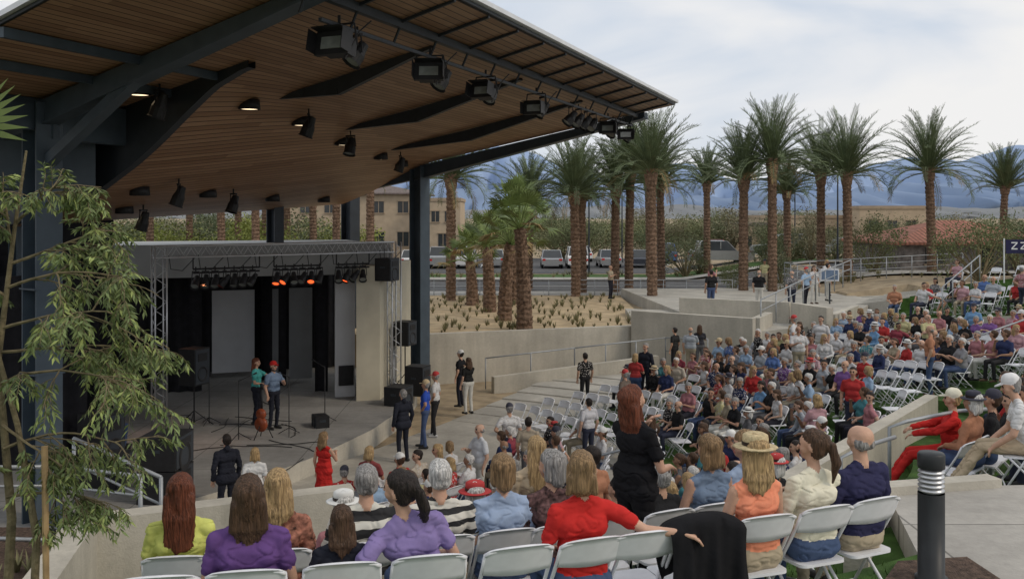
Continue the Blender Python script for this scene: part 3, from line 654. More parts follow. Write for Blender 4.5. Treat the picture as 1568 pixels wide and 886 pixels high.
# ------------------------------------------------------------------ people
import bmesh
bm=bmesh.new(); bmesh.ops.create_icosphere(bm,subdivisions=3,radius=1); bm.verts.ensure_lookup_table()
ICO=np.array([v.co[:] for v in bm.verts]); ICF=[tuple(v.index for v in f.verts) for f in bm.faces]; bm.free()
SK,SH,PA,HA,SO,EY,LI,EX=range(8)
def person_mesh(name,mats,seated=True,fem=False,hair='short',sleeve='short',armL='lap',armR='lap',lean=0,side=0,twist=0,hyaw=0,hpitch=0,
                bulk=1.0,bottom='pants',hat=None,voxel=.016,legs='n',scale=1.0,jacket=False,hs=.95):
    pr=[]; ex=MB(); z0=.54 if seated else .95
    pel=Vector((0,-.07,z0)) if seated else Vector((0,0,z0))
    sw=.93 if fem else 1.03; hw=1.08 if fem else 1.0
    UP=Matrix.Translation(pel)@Matrix.Rotation(twist,4,'Z')@Matrix.Rotation(side,4,'Y')@Matrix.Rotation(-lean,4,'X')
    def U(p): return UP@Vector(p)
    def add(a,b,ra,rb,l): pr.append((Vector(a),Vector(b),ra,rb,l))
    B=bulk
    top=SH
    add(pel+Vector((-.085*hw,0,-.01)),pel+Vector((.085*hw,0,-.01)),.105*hw*B**.5,.105*hw*B**.5,PA)
    add(U((-.07*B,.0,.09)),U((.07*B,.0,.09)),.110*B,.110*B,top)
    add(U((-.06*B,.015*B,.20)),U((.06*B,.015*B,.20)),(.092 if fem else .107)*B,(.092 if fem else .107)*B,top)
    add(U((-.085*sw,.0,.34)),U((.085*sw,.0,.34)),.107*sw*B**.5,.107*sw*B**.5,top)
    if fem: 
        for a in(-1,1): add(U((a*.07,.07,.32)),U((a*.07,.08,.31)),.06,.055,top)
    add(U((-.155*sw,-.01,.435)),U((.155*sw,-.01,.435)),.052,.052,top)
    add(U((-.10*sw,-.015,.462)),U((.10*sw,-.015,.462)),.048,.048,top)
    add(U((-.05*sw,-.015,.485)),U((.05*sw,-.015,.485)),.045,.045,top)
    add(U((0,-.015,.50)),U((0,.005,.60)),.052 if not fem else .045,.05 if not fem else .043,SK)
    if jacket:
        add(U((-.1,-.02,-.06)),U((.1,-.02,-.06)),.118,.118,top); add(U((0,-.04,.5)),U((0,-.05,.52)),.062,.06,top)
    HM=UP@Matrix.Translation((0,.0,.60))@Matrix.Rotation(hyaw,4,'Z')@Matrix.Rotation(-hpitch,4,'X')@Matrix.Scale(hs,4)
    def h(p): return HM@Vector(p)
    def ha(a,b,ra,rb,l): pr.append((h(a),h(b),ra*hs,rb*hs,l))
    ha((0,-.03,.10),(0,.015,.098),.080,.078,SK); ha((0,.02,.05),(0,.052,.008),.060,.038,SK)
    for a in(-1,1):
        ha((a*.02,.03,.06),(a*.033,.045,.05),.045,.04,SK); ha((a*.080,-.01,.075),(a*.084,-.015,.055),.017,.014,SK)
        ha((a*.032,.084,.088),(a*.034,.084,.088),.012,.012,EY)
    ha((0,.086,.085),(0,.108,.052),.011,.016,SK); ha((-.02,.088,.02),(.02,.088,.02),.009,.009,LI)
    if hair!='bald':
        ha((0,-.048,.108),(0,-.003,.126),.084,.080,HA)
        for a in(-1,1): ha((a*.028,-.04,.08),(a*.028,-.05,.04),.062,.052,HA)
    else:
        for a in(-1,1): ha((a*.038,-.04,.06),(a*.033,-.055,.05),.050,.048,HA)
    if hair in('long','vlong','bob','fluffy'):
        ha((0,-.05,.12),(0,.005,.13),.088,.082,HA)
        for a in(-1,1):
            ha((a*.058,-.03,.10),(a*.068,-.03,.0),.042,.035,HA)
        ha((0,-.06,.08),(0,-.07,-.01),.078,.064,HA)
    if hair in('fluffy',):
        for k in range(16):
            a=k*2.4; c_=(math.cos(a)*.055,-.04+math.sin(a)*.05,.10+.045*math.sin(k*1.7)); ha(c_,(c_[0]*1.05,c_[1],c_[2]),.042,.042,HA)
    if hair=='bob':
        for k in range(7):
            x=(k-3)*.022; ha((x,-.075,.04),(x*1.35,-.075,-.055+.01*(k%2)),.034,.022,HA)
    if hair in('long','vlong'):
        Lh=-.20 if hair=='long' else -.34
        for k in range(9):
            x=(k-4)*.018; yy=-.088-.004*(4-abs(k-4)); 
            add(h((x,-.07,.05)),h((x*1.15,yy-.005,-.09)),.034,.030,HA)
            add(h((x*1.15,yy-.005,-.09)),h((x*1.2+random.uniform(-.008,.008),yy-.012,Lh+.018*abs(k-4)+random.uniform(-.03,.03))),.029,.010,HA)
        for a in(-1,1): ha((a*.068,-.03,.02),(a*.080,-.02,-.13),.032,.016,HA)
    if hair=='pony':
        ha((0,-.12,.10),(0,-.14,.09),.03,.03,HA); ha((0,-.14,.09),(.02,-.165,-.03),.032,.038,HA); ha((.02,-.165,-.03),(.05,-.13,-.19),.036,.010,HA)
    if hat=='cap':
        ha((0,-.03,.135),(0,.0,.14),.090,.086,EX)
        o=[h((.072*math.cos(t),.07+.10*math.sin(t),.118-.015*math.sin(t))) for t in np.linspace(0,math.pi,9)]
        o2=[p+Vector((0,0,.008)) for p in o]; n=len(o); ex.add(o+o2,[tuple(range(n)),tuple(range(n,2*n))[::-1]]+[(i,i+1,n+i+1,n+i) for i in range(n-1)]+[(n-1,0,n,2*n-1)],EX)
    if hat=='straw':
        R=HM.to_3x3(); ex.lathe([(.090,.105),(.14,.098),(.158,.108),(.14,.112),(.094,.118),(.092,.135),(.094,.136),(.088,.19),(.06,.205),(.02,.19),(.001,.195)],h((0,-.015,0.015)),24,EX,R)
        ex.lathe([(.0955,.120),(.0965,.147)],h((0,-.015,.015)),24,EY,R)
    for a in(-1,1):
        if seated:
            hip=Vector((a*.085,-.03,z0-.01)); kx=.12; 
            if legs=='cross' and a==1: knee=Vector((.02,.40,.60)); ank=Vector((-.12,.52,.28)); 
            elif legs=='fwd': knee=Vector((a*.11,.42,.50)); ank=Vector((a*.10,.68,.10))
            else: knee=Vector((a*kx,.40,.505)); ank=Vector((a*kx,.40+.03*a,.09))
        else:
            hip=Vector((a*.085,0,.90)); knee=Vector((a*.10,.03+(.05 if (legs=='step' and a>0) else 0),.50)); ank=Vector((a*.11,-.02+(.14 if (legs=='step' and a>0) else 0),.085))
        l1=l2=PA
        if bottom=='shorts': l2=SK
        if bottom=='skirt': l2=SK
        add(hip,knee,.086*hw*B**.4,.060,l1); 
        add(knee,ank,.057 if l2==PA else .052,.046 if l2==PA else .036,l2)
        add(ank+Vector((0,-.045,-.04)),ank+Vector((a*.02,.15,-.052)),.042,.032,SO)
    if bottom=='skirt':
        if seated: add(pel+Vector((-.1,.1,-.02)),pel+Vector((.1,.1,-.02)),.10,.10,PA); add(Vector((-.1,.36,z0-.03)),Vector((.1,.36,z0-.03)),.085,.085,PA)
        else:
            for k in range(10):
                t=k*.628; add(pel+Vector((math.cos(t)*.05,math.sin(t)*.04,-.05)),Vector((math.cos(t)*.17,math.sin(t)*.15,.46)),.09,.06,PA)
    AP=dict(lap=((.235,.03,.22),(.12,.27,.13)),side=((.235,-.03,.20),(.245,.05,-.05)),over=((.40,-.12,.30),(.64,-.20,.27)),face=((.20,.16,.22),(.07,.25,.50)),
            cross=((.235,.07,.22),(.02,.24,.25)),hips=((.33,-.07,.22),(.17,.04,.06)),clap=((.22,.12,.22),(.05,.32,.33)),knee=((.23,.14,.20),(.17,.38,.10)),
            up=((.25,.2,.52),(.13,.26,.72)),reach=((.25,.22,.30),(.2,.47,.25)))
    for a,key in((1,armR),(-1,armL)):
        e_,w_=AP[key]; sh=U((a*.182*sw*B**.25,-.01,.428)); el=U((a*e_[0]*sw*B**.3,e_[1],e_[2])); wr=U((a*w_[0],w_[1],w_[2]))
        el=sh+(el-sh).normalized()*.275; wr=el+(wr-el).normalized()*.24
        ru,re,rw=(.043,.035,.025) if fem else (.050,.041,.029)
        if sleeve=='long': add(sh,el,ru+.012,re+.012,top); add(el,wr,re+.012,rw+.010,top); 
        elif sleeve=='short': add(sh,sh+(el-sh)*.6,ru+.010,ru+.012,top); add(sh+(el-sh)*.5,el,ru-.004,re,SK); add(el,wr,re,rw,SK)
        else: add(sh,el,ru,re,SK); add(el,wr,re,rw,SK)
        d=(wr-el).normalized(); lat=d.cross(Vector((0,0,1)))
        lat=lat.normalized() if lat.length>.2 else Vector((1,0,0)); curl=lat.cross(d)*-1
        if curl.z>0: curl=-curl
        dd_=(d+curl*.25).normalized()
        for q_ in(-.018,.0,.018): add(wr+lat*q_*.6,wr+dd_*.078+lat*q_,.018,.0155,SK)
        pe=wr+dd_*.078
        for k,(o_,ll) in enumerate(((-.030,.062),(-.010,.075),(.010,.080),(.029,.070))):
            s0=pe+lat*o_-dd_*.012; s1=s0+(dd_+curl*.25+lat*o_*2).normalized()*ll*.58; s2=s1+(dd_+curl*1.0).normalized()*ll*.5
            ex.tube([s0,s1,s2],[.0092,.0085,.0065],6,SK)
        s0=wr+dd_*.022-lat*a*.022; s1=s0+(dd_*.6-lat*a*.8).normalized()*.035; s2=s1+(dd_-lat*a*.2+curl*.3).normalized()*.03; ex.tube([s0,s1,s2],[.0125,.0105,.008],6,SK)
    vs=[];fs=[];o=0
    for a,b,ra,rb,l in pr:
        d=(b-a); d=np.array(d)/d.length if d.length>1e-6 else np.array([0,0,1.]); pos=(ICO@d)>0
        V=np.where(pos[:,None],ICO*rb+np.array(b),ICO*ra+np.array(a)); vs.append(V); fs.extend([(x+o,y+o,z+o) for x,y,z in ICF]); o+=len(V)
    vs=np.concatenate(vs); me=bpy.data.meshes.new('tmp'); me.from_pydata(vs.tolist(),[],fs); ob=bpy.data.objects.new('tmp',me); COL.objects.link(ob)
    r=ob.modifiers.new('r','REMESH'); r.mode='VOXEL'; r.voxel_size=voxel; r.use_smooth_shade=True
    s=ob.modifiers.new('s','SMOOTH'); s.factor=.5; s.iterations=2 if voxel>.012 else 4
    dg=bpy.context.evaluated_depsgraph_get(); m2=bpy.data.meshes.new_from_object(ob.evaluated_get(dg)); bpy.data.objects.remove(ob); bpy.data.meshes.remove(me)
    nv=len(m2.vertices); co_=np.empty(nv*3); m2.vertices.foreach_get('co',co_); co_=co_.reshape(-1,3)
    fl=[tuple(p.vertices) for p in m2.polygons]; bpy.data.meshes.remove(m2)
    cen=np.array([co_[list(f)].mean(0) for f in fl])
    Aa=np.array([p[0] for p in pr]); Bb=np.array([p[1] for p in pr]); ra=np.array([p[2] for p in pr]); rb=np.array([p[3] for p in pr]); lab=np.array([p[4] for p in pr])
    bias=np.where((lab==EY)|(lab==LI),-.004,0)+np.where(lab==EX,-.003,0)
    ab=Bb-Aa; l2_=np.maximum((ab**2).sum(1),1e-9)
    tt=np.clip(((cen[:,None,:]-Aa)*ab).sum(2)/l2_,0,1); D=np.linalg.norm(cen[:,None,:]-(Aa+tt[...,None]*ab),axis=2)-(ra+(rb-ra)*tt)+bias
    L_=lab[D.argmin(1)]
    vl=np.zeros(nv,int)
    for f,l in zip(fl,L_):
        for i in f: vl[i]=l
    sd_=random.uniform(0,50)
    if voxel<.013:
        for i in range(nv):
            l=vl[i]
            if l in(SH,PA):
                p=co_[i]; n_=mnoise.noise_vector(Vector((p[0]*6+sd_,p[1]*6,p[2]*12))); g_=mnoise.noise(Vector((p[0]*9+p[2]*5,p[1]*9+sd_,p[2]*15)))
                n2_=mnoise.noise_vector(Vector((p[0]*19,p[1]*19+sd_,p[2]*27)))
                cx_=co_[i]-np.array([0,0,p[2]]); rr=math.hypot(cx_[0],cx_[1])+1e-6
                co_[i]+=np.array(n_)*.013+np.array(n2_)*.005-np.array([cx_[0]/rr,cx_[1]/rr,0])*max(0,.12-abs(g_))*.10
            elif l==HA:
                p=co_[i]; n_=mnoise.noise_vector(Vector((p[0]*45+sd_,p[1]*45,p[2]*7))); co_[i]+=np.array(n_)*.007
    me=bpy.data.meshes.new(name); allv=co_.tolist()+[tuple(v) for v in ex.v]; me.from_pydata(allv,[],fl+[tuple(i+nv for i in f) for f in ex.f])
    for m in mats: me.materials.append(m)
    me.polygons.foreach_set('material_index',[int(x) for x in L_]+ex.m); me.polygons.foreach_set('use_smooth',[True]*len(me.polygons)); me.update()
    if scale!=1: me.transform(Matrix.Scale(scale,4))
    return me
skinr=ramp_obj('skin_crowd',[(.48,.29,.20),(.40,.23,.155),(.52,.33,.24),(.32,.18,.115),(.46,.26,.18)],.5,3.7,.1,scale=14)
pantr=ramp_obj('trousers_crowd',[(.03,.035,.06),(.05,.08,.16),(.02,.02,.022),(.30,.26,.19),(.12,.12,.13),(.06,.09,.18),(.55,.54,.5),(.02,.02,.03)],.85,7.3,.4)
shoer=ramp_obj('shoe_crowd',[(.03,.03,.03),(.5,.5,.5),(.1,.06,.04)],.6,5.1,.1)
shirtr=fabric_obj('shirt_crowd'); eye=mat('eye_dark',(.03,.02,.018),.3,.1); lip=mat('lips',(.42,.16,.13),.5,.1)
HR={'blond':hairmat('hair_blond',(.38,.26,.13)),'brown':hairmat('hair_brown',(.075,.042,.025)),'grey':hairmat('hair_grey',(.28,.27,.26)),'white':hairmat('hair_white',(.55,.54,.52)),
    'dark':hairmat('hair_dark',(.022,.016,.014)),'red':hairmat('hair_red',(.13,.04,.02)),'dkblond':hairmat('hair_dkblond',(.24,.155,.08))}
hatw=ramp_obj('hat_crowd',[(.7,.7,.68),(.5,.4,.25),(.05,.05,.07),(.45,.05,.05),(.6,.6,.6)],.8,11.3,.1)
def cm(h): return [skinr,shirtr,pantr,HR[h],shoer,eye,lip,hatw]
seatT=[]
specs=[dict(hair='short',hc='grey'),dict(hair='short',hc='dark',armL='cross',armR='cross',hyaw=.4),dict(hair='short',hc='white',lean=.12,armR='face'),dict(hair='bald',hc='grey',bulk=1.12),
 dict(fem=True,hair='bob',hc='blond',hyaw=-.4),dict(fem=True,hair='long',hc='brown',sleeve='none',lean=.1),dict(fem=True,hair='fluffy',hc='grey',armL='cross',armR='lap',hyaw=.6),dict(fem=True,hair='long',hc='blond',sleeve='long',hyaw=.9,twist=.25),
 dict(fem=True,hair='bob',hc='dark',legs='cross',sleeve='short'),dict(hair='short',hc='brown',hat='cap',lean=-.05,legs='fwd',bottom='shorts'),dict(hair='short',hc='grey',hat='cap',sleeve='long',hyaw=-.5),
 dict(fem=True,hair='bob',hc='white',sleeve='long',hat='straw'),dict(hair='short',hc='brown',sleeve='long',lean=.35,armL='knee',armR='knee',hpitch=-.2),dict(fem=True,hair='fluffy',hc='dkblond',lean=.15,side=.12,hyaw=-.9),
 dict(hair='short',hc='white',bulk=1.15,hyaw=.2,armL='clap',armR='clap'),dict(fem=True,hair='pony',hc='brown',armL='clap',armR='clap',sleeve='none'),
 dict(hair='short',hc='dark',bulk=1.1,side=-.12,hyaw=1.0,armL='over'),dict(hair='short',hc='brown',lean=-.08,armL='lap',armR='face',hyaw=-.7)]
for i,sx in enumerate(specs):
    sx=dict(sx); hc=sx.pop('hc'); seatT.append(person_mesh('seated_person',cm(hc),True,**sx))
standT=[]
for sx in[dict(hair='short',hc='dark',armL='side',armR='side'),dict(hair='short',hc='grey',armL='hips',armR='side',legs='step',hat='cap'),dict(fem=True,hair='long',hc='brown',armL='side',armR='face'),
  dict(fem=True,hair='bob',hc='blond',armL='cross',armR='cross',legs='step'),dict(hair='bald',hc='grey',armL='side',armR='clap',bulk=1.12),dict(hair='short',hc='white',sleeve='long',armL='side',armR='side',legs='step',hyaw=.5)]:
    sx=dict(sx); hc=sx.pop('hc'); standT.append(person_mesh('standing_person',cm(hc),False,**sx))
SHC=[(.60,.60,.61)]*6+[(.42,.04,.04)]*3+[(.03,.04,.10)]*4+[(.02,.02,.022)]*5+[(.10,.17,.38),(.16,.30,.5),(.3,.42,.58),(.35,.30,.22),(.45,.40,.33),(.07,.22,.25),(.40,.18,.20),(.42,.20,.12),(.12,.12,.13),(.25,.25,.27),(.20,.10,.28),(.07,.16,.09),(.48,.45,.25),(.45,.27,.3),(.25,.05,.07),(.35,.38,.42)]
def solid(name,c,b=.4): return mat('cloth_'+name,c,.9,.14,6,b,14,spec=.15)
C_=dict(yellow=solid('yellow',(.58,.61,.17)),purple=solid('purple',(.12,.06,.20)),lav=solid('lavender',(.23,.18,.38)),red=solid('red',(.50,.028,.025)),black=solid('black',(.012,.012,.014)),
 coral=solid('coral',(.74,.27,.16)),cream=solid('cream',(.70,.67,.54)),navy=solid('navy',(.03,.03,.075)),ltblue=solid('ltblue',(.32,.41,.57)),blue=solid('bluegrey',(.16,.22,.32)),
 teal=solid('teal',(.08,.38,.36)),khaki=solid('khaki',(.38,.32,.23)),jean=solid('jean',(.06,.09,.17)),suit=solid('suit',(.02,.022,.032)),white=solid('white',(.68,.68,.68)),royal=solid('royal',(.03,.08,.42)),
 floral=mat('cloth_floral',(.30,.13,.09),.85,.9,22,.3,14),pattern=mat('cloth_pattern',(.09,.05,.05),.85,.95,25,.3,14),
 stripe=stripes('cloth_stripe',(.02,.02,.022),(.62,.60,.54),11,.42),stripe2=stripes('cloth_stripe2',(.02,.02,.022),(.60,.59,.53),8,.55),tan=solid('tan',(.45,.36,.25)))
skA=mat('skin_fair',(.53,.32,.225),.5,.1,12,.1,60)
shoe=mat('shoe_dark',(.03,.03,.03),.5,.2)
strawm=mat('straw',(.52,.42,.25),.8,.25,40,.4,80)
def hero(x,y,z,face,top,bot='jean',hair='short',hc='brown',name='seated_person',sk=None,hatm=None,**kw):
    kw.setdefault('voxel',.0095)
    me=person_mesh(name,[sk or skA,C_[top],C_[bot],HR[hc],shoe,eye,lip,hatm or strawm],hair=hair,**kw)
    return place(me,name,(x,y,z),face)
def seat(i,ph,chair=True):
    r=R0+DR*i; x,y=pol(r,ph); z=zrow(i,ph); rz=facing(CX-x,CY-y)
    if chair: place(CH,'folding_chair',(x,y,z),rz+random.uniform(-.07,.07))
    return x,y,z,rz
rowA={-63.4:('navy','khaki','bald','grey',dict(bulk=1.1)),-64.9:('cream','jean','pony','brown',dict(fem=True,hyaw=.5,sleeve='long',armR='reach')),-66.6:('coral','khaki','long','blond',dict(fem=True,sleeve='none',hat='straw',hyaw=-.3)),
      -71.0:('red','jean','bob','dkblond',dict(fem=True,armR='over',hyaw=-.35)),-74.4:('lav','jean','pony','dark',dict(fem=True,armL='over',side=-.26,hyaw=.8,hpitch=-.25)),
      -76.1:('suit','suit','long','brown',dict(fem=True,scale=.76,sleeve='short')),-77.9:('purple','jean','long','brown',dict(fem=True,bulk=1.12,hpitch=-.2))}
for ph in [-63.4,-64.9,-66.6,-68.3,-69.7,-71.0,-72.6,-74.4,-76.1,-77.9,-79.5]:
    x,y,z,rz=seat(9,ph)
    if ph in rowA:
        t,b,hr,hc,kw=rowA[ph]; hero(x,y,z+ (.1 if kw.get('scale') else 0),rz,t,b,hr,hc,**kw)
rowB={-79.7:('yellow','khaki','vlong','red',dict(fem=True)),-77.4:('floral','khaki','long','blond',dict(fem=True,bulk=1.05)),-75.2:('stripe2','khaki','short','grey',dict(sleeve='long',bulk=1.15)),-73.3:('stripe','khaki','short','white',dict(bulk=1.15)),
      -71.6:('ltblue','jean','fluffy','dkblond',dict(fem=True,bulk=1.15)),-70.2:('pattern','suit','fluffy','grey',dict(fem=True,hyaw=.5)),-65.2:('blue','jean','bob','dkblond',dict(fem=True,sleeve='none')),-63.9:('ltblue','khaki','bob','dkblond',dict(fem=True,sleeve='none',hyaw=.9))}
for ph in[-79.7,-78.5,-77.4,-75.2,-73.3,-71.6,-70.2,-68.7,-66.9,-65.2,-63.9,-62.2]:
    x,y,z,rz=seat(8,ph)
    if ph in rowB:
        t,b,hr,hc,kw=rowB[ph]; hero(x,y,z,rz,t,b,hr,hc,**kw)
x,y=pol(R0+DR*8-.1,-67.3); hero(x,y,gz(x,y),-.9,'black','black','vlong','red','standing_person',seated=False,fem=True,sleeve='short',armL='face',armR='lap',bulk=1.1,hpitch=-.3)
x,y=pol(R0+DR*7,-68.9); hero(x,y,gz(x,y),.3,'tan','jean','vlong','blond','standing_person',seated=False,fem=True,scale=.9)
x,y=pol(R0+DR*9,-68.3); z=zrow(9,-68.3); rz=facing(CX-x,CY-y)
mb=MB(); nU,nV=34,34
for j in range(nV+1):
    for i in range(nU+1):
        u_=i/nU; v_=j/nV; e_=abs(2*u_-1); a=v_*(1.30-.10*math.sin(u_*5)-.07*math.sin(u_*13+1)); wd_=.235+.05*math.sin(min(a,1.3)*2.2)+.02*math.sin(v_*9)
        xx=(2*u_-1)*wd_; sag=.07*e_**3
        fold=.035*math.sin(u_*17+v_*3+math.sin(v_*6))+.018*math.sin(u_*37+v_*5)
        if a<.35: yy=-.10; zz=.875-(.35-a)-sag; yy+=fold*.6
        elif a<.45: t=(a-.35)/.1; yy=-.10-.19*t; zz=.877+.02*math.sin(t*3.14)-sag
        else: yy=-.29-.06*(a-.45)+fold*(a-.2); zz=.877-(a-.45)-sag*(1-min(1,(a-.45)*2))
        mb.v.append((xx,yy,max(zz,.02)))
for j in range(nV):
    for i in range(nU): k=j*(nU+1)+i; mb.f.append((k,k+1,k+nU+2,k+nU+1)); mb.m.append(0)
mb.obj('draped_jacket',[C_['black']],True,(x,y,z),rz)
x,y,z=5.45,12.5,gz(5.45,12.5); place(CH,'folding_chair',(x,y,z),1.15); hero(x,y,z,1.25,'red','red','short','blond',sleeve='long',armL='reach',armR='reach',legs='fwd',hat='cap',bulk=1.15,hatm=C_['cream'])
x,y=5.6,10.9; z=gz(x,y); place(CH,'folding_chair',(x,y,z),1.2); hero(x,y,z,1.2,'white','tan','short','grey',legs='fwd',armL='knee',armR='knee',lean=.3,hat='cap',hatm=C_['white'])
hero(-6.75,26.3,0,-1.7,'teal','suit','long','red','performer',seated=False,fem=True,armL='reach',armR='lap',voxel=.0125)
hero(-6.15,25.7,0,-2.2,'blue','suit','short','brown','performer',seated=False,armL='clap',armR='side',hat='cap',voxel=.0125,hatm=C_['red'])
hero(-9.6,23.6,0,-1.5,'tan','jean','short','brown','performer',seated=True,armL='clap',armR='lap',voxel=.0125,bulk=1.1)
place(CH,'folding_chair',(-9.6,23.6,0),-1.5)
hero(-5.45,19.0,-.4,.6,'suit','suit','short','dark','standing_person',seated=False,sleeve='long',jacket=True,armL='side',armR='side',voxel=.0125)
hero(-4.75,18.4,-.4,.2,'white','jean','bob','blond','standing_person',seated=False,fem=True,scale=.93,armL='side',armR='side',voxel=.0125)
hero(-3.7,19.6,-.4,-.5,'red','red','long','dkblond','standing_person',seated=False,fem=True,bottom='skirt',sleeve='none',armL='side',armR='clap',voxel=.0125,scale=.95)
hero(-2.62,23.9,-.4,.7,'suit','suit','short','grey','standing_person',seated=False,sleeve='long',jacket=True,armL='side',armR='side',voxel=.013)
hero(-1.6,30.8,-.4,1.2,'black','suit','short','dark','standing_person',seated=False,hat='cap',armL='side',armR='hips',voxel=.013,hatm=C_['white'])
hero(4.05,30.2,gz(4.05,30.2),2.4,'suit','suit','short','grey','standing_person',seated=False,sleeve='long',jacket=True,armL='side',armR='side',voxel=.013)
pit=[(-2.2,25.3,(.03,.08,.42),1),(-2.05,26.6,(.6,.6,.6),1),(-1.3,29.6,(.02,.02,.02),2),(-.06,22.3,(.65,.65,.65),1),(-.65,19.9,(.6,.62,.65),4),(.35,21.0,(.4,.34,.26),0),
     (2.2,30,(.02,.02,.02),0),(5.75,35.2,(.03,.03,.03),0),(6.6,35.0,(.05,.05,.06),2),(6.1,34.0,(.35,.38,.42),4),(3.6,29.0,(.4,.05,.05),3),(3.0,26.5,(.15,.12,.1),1),
     (-2.6,18.2,(.25,.06,.06),3),(1.8,23.4,(.55,.55,.58),0)]
for x,y,c,ti in pit: place(standT[ti],'standing_person',(x,y,gz(x,y)),random.uniform(-.6,2.2),random.uniform(.93,1.03),c)
WA=Vector((3.5,13.2)); WB=Vector((9.1,21.6))
def dline(x,y):
    p=Vector((x,y)); t=(p-WA).dot(WB-WA)/(WB-WA).length_squared; t=min(max(t,0),1.25); q=WA+(WB-WA)*t
    s=(WB.x-WA.x)*(y-WA.y)-(WB.y-WA.y)*(x-WA.x)
    return (p-q).length, (-1 if s<0 else 1)
used=[(p[0],p[1]) for p in pit]+[(-2.62,23.9),(4.05,30.2),(5.45,12.5),(5.6,10.9),(-3.7,19.6)]
def free(x,y,d=.42): return all((x-a)**2+(y-b)**2>d*d for a,b in used)
# front floor seats facing the stage
for rr,p0,p1 in((4.0,-62,-8),(4.95,-66,5),(5.9,-70,15)):
    ph=p0
    while ph<p1:
        x,y=pol(rr,ph); ph+=math.degrees(.55/rr)
        if not free(x,y,.45): continue
        # stay clear of the stage edge
        ex_=float(np.interp(y,[e[1] for e in edge],[e[0] for e in edge]))
        if x<ex_+1.1: continue
        rz=facing(-7.5-x,24-y); place(CH,'folding_chair',(x,y,-.4),rz+random.uniform(-.1,.1))
        if random.random()<.72: place(random.choice(seatT),'seated_person',(x,y,-.4),rz+random.uniform(-.4,.4),random.uniform(.93,1.03),random.choice(SHC))
for i in range(0,24):
    r=R0+DR*i; st=math.degrees(.54/r); ph=-84 if i>4 else -74
    while ph<40:
        ph+=st; x,y=pol(r,ph)
        if i>=8 and ph<-61: continue
        if y<3: continue
        px=784+x*1524/y
        if px>1680 or px<500: continue
        if x<-2.3 and y<14.2: continue
        dl,sd_=dline(x,y)
        if dl<.45: continue
        if sd_<0 and dl<2.1 and y<25: continue
        if y<14 and x>3.4 and x<4.9 : continue
        if i>=7 and ph>-61 and x<5.0 and y<12.5: continue
        if x>2.7 and y<10.5: continue
        if i in(16,17,22): continue
        if abs(ph-(-38))<1.4 and i<7: continue
        if abs(ph-2)<2.6 and i<16:
            if random.random()<.12 and free(x,y,.6): place(random.choice(standT),'standing_person',(x,y,zrow(i,ph)),random.uniform(0,6),random.uniform(.93,1.03),random.choice(SHC))
            continue
        if abs(ph-27)<1.5 and i>5: continue
        z=zrow(i,ph); rz=facing(CX-x,CY-y)
        empty = (ph>16 and i<=3) or (i<=1 and ph>5)
        if i>17 and random.random()<.6: continue
        if not free(x,y): continue
        place(CH,'folding_chair',(x+random.uniform(-.04,.04),y+random.uniform(-.04,.04),z),rz+random.uniform(-.12,.12))
        if empty and random.random()<.93: continue
        e_=mnoise.noise(Vector((x*.3,y*.3,2.2)))
        far=1 if r>17 else 0
        if random.random()<.15+max(0,e_)*.7+.12*far: continue
        if random.random()<.05:
            place(random.choice(standT),'standing_person',(x,y,z),rz+random.uniform(-1.5,1.5),random.uniform(.93,1.03),random.choice(SHC)); continue
        place(random.choice(seatT),'seated_person',(x+random.uniform(-.03,.03),y,z),rz+random.uniform(-.4,.4),random.uniform(.92,1.04),random.choice(SHC))
for _ in range(22):
    r=random.choice([26,27.5,29,31.5,33]); ph=random.uniform(16,35); x,y=pol(r,ph); place(random.choice(standT),'standing_person',(x,y,gz(x,y)),random.uniform(0,6),random.uniform(.93,1.02),random.choice(SHC))
for x,y in((8.2,41),(10.3,41.5),(11.3,40.2),(13.5,44.5),(14.6,46),(12.4,42),(9.2,46),(13.2,52),(15.5,49),(5.1,51.5)):
    place(random.choice(standT),'standing_person',(x,y,1.56 if x>6 else 1.2),random.uniform(0,6),random.uniform(.95,1.02),random.choice(SHC))
